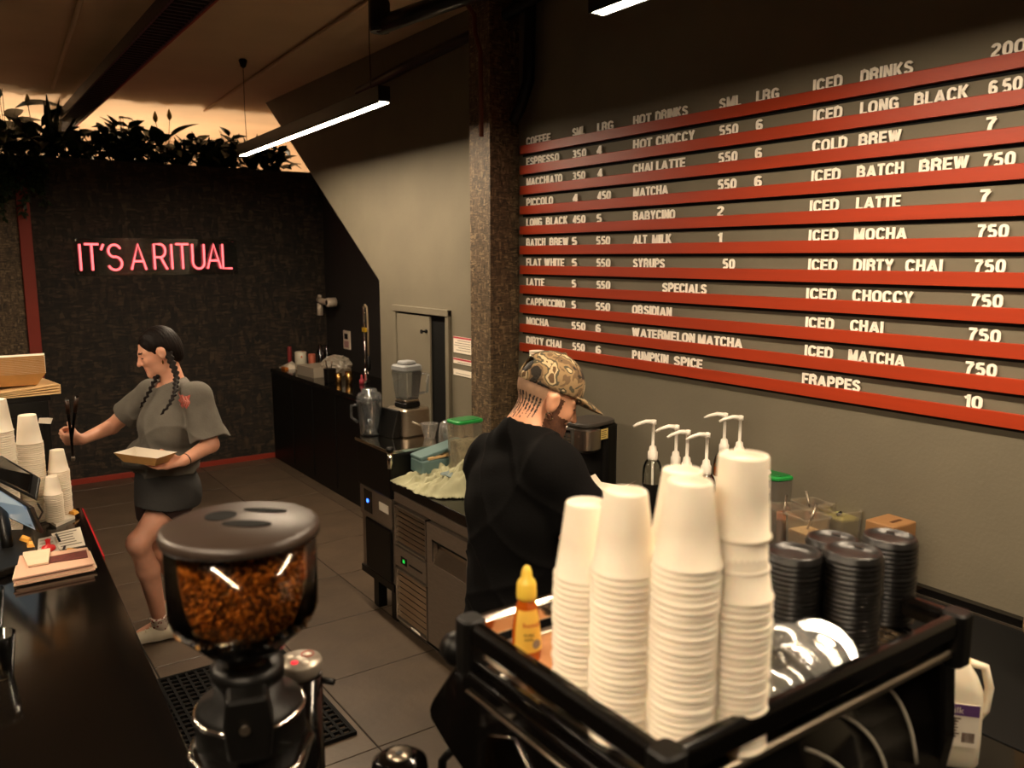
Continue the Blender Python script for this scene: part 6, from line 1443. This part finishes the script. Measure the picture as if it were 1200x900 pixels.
# ------------------------------------------------------------------ MAN
D1 = 2.55
mb = J(600, 720, D1-.02); mb.z = 0
P_ = thing('person', 'man in camouflage cap and black T-shirt bending over the bench', 'person', mb)
Lm = lambda p: V(p)-mb
hc = Lm(J(641, 465, D1+.03)); mface = (rt*.86+fw*.26-up*.44).normalized(); HM2 = frame(mface, up*1.0)
shl, shr = Lm(J(580, 541, D1+.13)), Lm(J(650, 552, D1-.15)); nk = Lm(J(614, 508, D1-.0))
tors = (shr-shl).normalized(); tf2 = V((-tors.y, tors.x, 0)).normalized(); tf2 = tf2 if tf2.dot(rt) > 0 else -tf2; sd2 = V((tors.x, tors.y, 0)).normalized()
pel = Lm(J(601, 735, D1-.02)); pel = V((pel.x, pel.y, min(pel.z, .96)))
elr, wrr = Lm(J(690, 628, D1-.16)), Lm(J(728, 618, D1+.12)); ell_, wrl = Lm(J(628, 635, D1+.22)), Lm(J(700, 622, D1+.30))
# keep hands above the bench
for v_ in (wrr, wrl): v_.z = max(v_.z, BZ+.06)
hl, hr2 = pel-sd2*.095-up*.03, pel+sd2*.095-up*.03
anl, anr = V((hl.x, hl.y, .09))-tf2*.03, V((hr2.x, hr2.y, .09))-tf2*.05; knl, knr = (hl+anl)/2+tf2*.02, (hr2+anr)/2+tf2*.02
lo, hi = bb([shl, shr, wrr, wrl, pel, anl, anr, hc, V((0, 0, 0))], .17); lo[2] = -.03
S = SDF(lo, hi, .0048)
wst = pel+up*.20-tf2*.005; ch = (shl+shr)/2-up*.16
S.ell(pel, (.165, .13, .13), frame(tf2, up), .05); S.cone(pel+up*.05, wst, .135, .135, .04, ax=tf2, sq=1.25); S.cone(wst, ch, .13, .15, .05, ax=tf2, sq=1.25)
S.cone(shl, shr, .062, .062, .05); S.cone(nk-up*.03, hc-V(mface)*.035-up*.03, .068, .062, .03); S.cone(shl-up*.01, nk, .042, .05, .05); S.cone(shr-up*.01, nk, .042, .05, .05)
for a, b, w_ in ((shl, ell_, wrl), (shr, elr, wrr)): S.cone(a, b, .056, .042, .02); S.cone(b, w_, .043, .030, .012)
for h_, k_, a_ in ((hl, knl, anl), (hr2, knr, anr)): S.cone(h_, k_, .09, .062, .04); S.cone(k_, k_+(a_-k_)*.35, .058, .06, .03); S.cone(k_+(a_-k_)*.35, a_, .06, .038, .02); S.cone(a_, a_+tf2*.1-up*.045, .038, .028, .02)
head(S, hc, HM2, 1.06, True)
# beard thickens the jaw
PB = lambda x, y, z: A_(hc)+HM2@A_([x, y, z])*1.06
S.ell(PB(0, .062, -.092), (.045, .032, .03), HM2, .02)
for x in (-1, 1): S.cone(PB(.058*x, .012, -.05), PB(.035*x, .06, -.09), .012, .016, .015)
hand(S, wrr, tf2*.9-up*.15, -up, 1, .45, 1.05); hand(S, wrl, (tf2*.9+sd2*.3-up*.15), -up, -1, .5, 1.05)
inkm = mat('dark_neck_ink', '241a18', .6); beardm = mat('brown_beard', '573522', .85, v=.3, s=120, b=.5, bs=200); fadem = mat('shaved_hair_skin', 'a9856a', .6, v=.1, s=80)
def mpick(c):
    l = (c-A_(hc))@HM2/1.06; i = np.zeros(len(c), int); x, y, z = np.abs(l[:, 0]), l[:, 1], l[:, 2]; sx = l[:, 0]
    i[(y < -.03) & (z > -.035) & (z < .06)] = 5
    i[(x > .055) & (y < .02) & (z > .02) & (z < .05)] = 5; i[(z > .04) & (y < .08)] = 7
    b = (z < -.038-.25*np.clip(.03-y, 0, .1)) & (y > -.004) & (x < .074) & (z > -.14) & ~((np.abs(z+.0665) < .011) & (x < .021) & (y > .088))
    b &= ~((y > .045) & (z > -.052) & (x < .05) & (x > .0))
    b |= (x > .048) & (y > .010) & (y < .032) & (z < .012) & (z > -.09) & (x < .078)
    b |= (z > -.060) & (z < -.048) & (x < .028) & (y > .082) & (y < .1)
    i[b] = 4
    ang = np.arctan2(sx, -y-.0); st = (np.abs(((ang/.145) % 1)-.5) > .27) & (ang > -.5) & (ang < 1.05) & (y < .0) & (z < -.012) & (z > -.105+.05*np.abs(np.sin(ang*23)))
    i[st] = 6
    i[(np.abs(x-.031) < .013) & (np.abs(z+.003) < .0035) & (y > .07) & (y < .1)] = 1
    i[(x < .020) & (np.abs(z+.0675) < .0095) & (y > .083)] = 2
    i[(np.abs(x-.031) < .018) & (np.abs(z-.0215) < .005) & (y > .062)] = 3
    return i
pb = S.mesh('body', [m['skin'], eyem, lipm, browm, beardm, fadem, inkm, hairm], P_, mpick)
blk = mat('black_cotton', '080707', .95, v=.1, s=12, b=.2, bs=150, spec=.15)
lo2, hi2 = bb([shl, shr, elr, ell_, pel], .22)
u1, u2 = (ell_-shl).normalized(), (elr-shr).normalized(); c1 = shl+(ell_-shl)*.78; c2 = shr+(elr-shr)*.72; hem2 = pel+up*.02
prm = [('cone', dict(a=hem2-up*.1, b=ch, ra=.178, rb=.185, k=.03, ax=tf2, sq=1.18, cut=[(hem2, -up)])), ('cone', dict(a=ch, b=nk-up*.05, ra=.18, rb=.095, k=.06, ax=tf2, sq=1.25)),
       ('cone', dict(a=shl, b=shr, ra=.082, rb=.082, k=.05)), ('cone', dict(a=shl+up*.005, b=nk-up*.01, ra=.07, rb=.072, k=.04)), ('cone', dict(a=shr+up*.005, b=nk-up*.01, ra=.07, rb=.072, k=.04)),
       ('ell', dict(c=ch-tf2*.05+up*.03, r=(.19, .10, .17), M=frame(tf2, up), k=.06)),
       ('cone', dict(a=shl, b=ell_, ra=.084, rb=.088, k=.03, cut=[(c1, u1)])), ('cone', dict(a=shr, b=elr, ra=.086, rb=.09, k=.03, cut=[(c2, u2)]))]
def wrm(X, Y, Z):
    a = X*sd2.x+Y*sd2.y; b = X*tf2.x+Y*tf2.y
    return -.011*(1-np.abs(np.sin(10*a-13*Z+1.5*np.sin(5*Z+6*b))))**3-.008*(1-np.abs(np.sin(7*a+15*Z+2*np.sin(6*a))))**4+.003*np.sin(26*a-34*Z+3*np.sin(8*Z+10*b))*(.4+.6*np.clip((ch.z-Z)/.3, 0, 1))+.004*np.sin(55*Z-20*a+3*np.sin(15*a))*np.clip((ch.z-.1-Z)/.2, 0, 1)
def cvm(So): So.ell(nk+up*.052+tf2*.045, (.085, .10, .058), frame((tf2+up*-.35), up), .01, 'sub'); So.cone(nk-up*.05, hc-up*.02-V(mface)*.02, .074, .085, .004, 'sub')
ms = shirt(P_, blk, prm, lo2, hi2, .0125, wrm, .0052, carve=cvm)
lo3, hi3 = bb([pel, hl, hr2, anl, anr], .2); lo3[2] = .03
prt = [('cone', dict(a=pel+up*.08, b=pel-up*.0, ra=.155, rb=.165, k=.04, ax=tf2, sq=1.2))]
for h_, k_, a_ in ((hl, knl, anl), (hr2, knr, anr)): prt += [('cone', dict(a=h_, b=k_, ra=.105, rb=.085, k=.03)), ('cone', dict(a=k_, b=a_, ra=.085, rb=.07, k=.03, cut=[(a_-up*.03, -up)]))]
shirt(P_, blk, prt, lo3, hi3, .018, lambda X, Y, Z: .004*np.sin(40*Z+15*X), .008, 'trousers')
apm = mat('black_apron_cloth', '0b0a0a', .85)
for a_ in (anl, anr): shoe(P_, a_, tf2, [m['blackmat'], m['blackmat']], m['black'], .29)
# camouflage cap
cm = mat('camouflage_twill', '6b5a40', .9, b=.25, bs=200); N = cm.node_tree.nodes; LK = cm.node_tree.links
tc = N.new('ShaderNodeTexCoord'); n1 = N.new('ShaderNodeTexNoise'); n1.inputs['Scale'].default_value = 15; n1.inputs['Detail'].default_value = 2.5; n1.inputs['Distortion'].default_value = .35; LK.new(tc.outputs['Object'], n1.inputs[0])
rp = N.new('ShaderNodeValToRGB'); rp.color_ramp.interpolation = 'CONSTANT'; e = rp.color_ramp.elements; e[0].color = lin('241d14'); e[1].position = .40; e[1].color = lin('6a543a')
for ps, cl in ((.46, '8c7350'), (.52, '4a4433'), (.57, 'b8a27c'), (.63, '5c452c')): x = e.new(ps); x.color = lin(cl)
LK.new(n1.outputs[0], rp.inputs[0]); LK.new(rp.outputs[0], N['Principled BSDF'].inputs['Base Color'])
lo4, hi4 = bb([hc], .26); Q = SDF(lo4, hi4, .0042); HPm = lambda x, y, z: A_(hc)+HM2@A_([x, y, z])*1.06
Rx = lambda a: np.array([[1, 0, 0], [0, math.cos(a), -math.sin(a)], [0, math.sin(a), math.cos(a)]], np.float32)
Q.ell(HPm(0, -.006, .045), (.089, .112, .098), HM2, .01); Q.ell(HPm(0, -.006, .04), (.083, .105, .091), HM2, .002, 'sub')
X, Y, Z = Q.coords(); lz = (X-hc.x)*HM2[0, 2]+(Y-hc.y)*HM2[1, 2]+(Z-hc.z)*HM2[2, 2]; ly = (X-hc.x)*HM2[0, 1]+(Y-hc.y)*HM2[1, 1]+(Z-hc.z)*HM2[2, 1]; lx = (X-hc.x)*HM2[0, 0]+(Y-hc.y)*HM2[1, 0]+(Z-hc.z)*HM2[2, 0]
Q.f = np.maximum(Q.f, (.026+.06*ly)-lz)
# back opening above the strap
dd_ = np.sqrt((lx/.036)**2+((lz-.062)/.032)**2)-1; Q.f = np.where(ly < -.02, np.maximum(Q.f, -np.where(lz > .046, dd_*.03, .05)), Q.f)
ang = np.arctan2(lx, ly); rr_ = np.sqrt(lx**2+ly**2)
cap = Q.mesh('cap', [cm], P_)
Q = SDF(lo4, hi4, .004)
Q.cone(HPm(-.0, .07, .036), HPm(0, .128, .022), .074, .066, .02, ax=V(HM2[:, 2]), sq=12)
brim = Q.mesh('cap_brim', [cm], cap)
MB().lathe([(.001, .0), (.008, .001), (.006, .005), (.001, .006)], (0, 0, 0), 10).build('cap_button', cm, cap, loc=V(HPm(0, -.006, .1375))).rotation_euler = V(HM2[:, 2]).to_track_quat('Z', 'Y').to_euler()
for i in range(3):
    a0 = math.pi*i/3+.52; pts = []
    for j in range(13):
        b = -1.25+2.5*j/12; pts.append(V(HPm(math.sin(b)*math.cos(a0)*.0855, -.006+math.sin(b)*math.sin(a0)*.1075, .045+math.cos(b)*.0935)))
    MB().tube(pts, .0012, 4).build('seam', mat('cap_thread', '4a3c28', .9), cap)
vis2 = 1 if V(HM2[:, 0]).dot(-V((1, 0, 0))*0+V((-fw.x, -fw.y, 0))) > 0 else -1
ec = V(HPm(.082*vis2, -.004, -.042)); MB().tube([ec+V(HM2[:, 1])*.011*math.cos(a)+up*(.011*math.sin(a)-.008) for a in [6.283*i/14 for i in range(15)]], .0022, 6).build('hoop_earring', m['chrome'], P_)
# folded paper by his hands
q = [J(700, 558, D1+.45), J(722, 560, D1+.45), J(728, 578, D1+.42), J(706, 580, D1+.40)]
t = thing('white_carton', 'folded white paper carton on the bench right of the man', 'carton', (onD(D1+.42, 712, 572).x, onD(D1+.42, 712, 572).y, FZ+.001), R(20))
z1 = zAt(t.location.x, t.location.y, 561)-FZ
k = MB(); k.box((-.04, -.045, 0), (.04, .045, z1*.9), taper=1.15); k.build('carton_body', m['paperw'], t)
k = MB(); k.add([(-.046, -.052, z1*.9), (.046, -.052, z1*.9), (.05, -.09, z1*.98), (-.04, -.085, z1*.98)], [(0, 1, 2, 3)]); k.add([(-.046, .052, z1*.9), (.046, .052, z1*.9), (.03, .07, z1*1.0), (-.03, .07, z1*1.0)], [(0, 1, 2, 3)]); k.build('flap', m['paperw'], t)
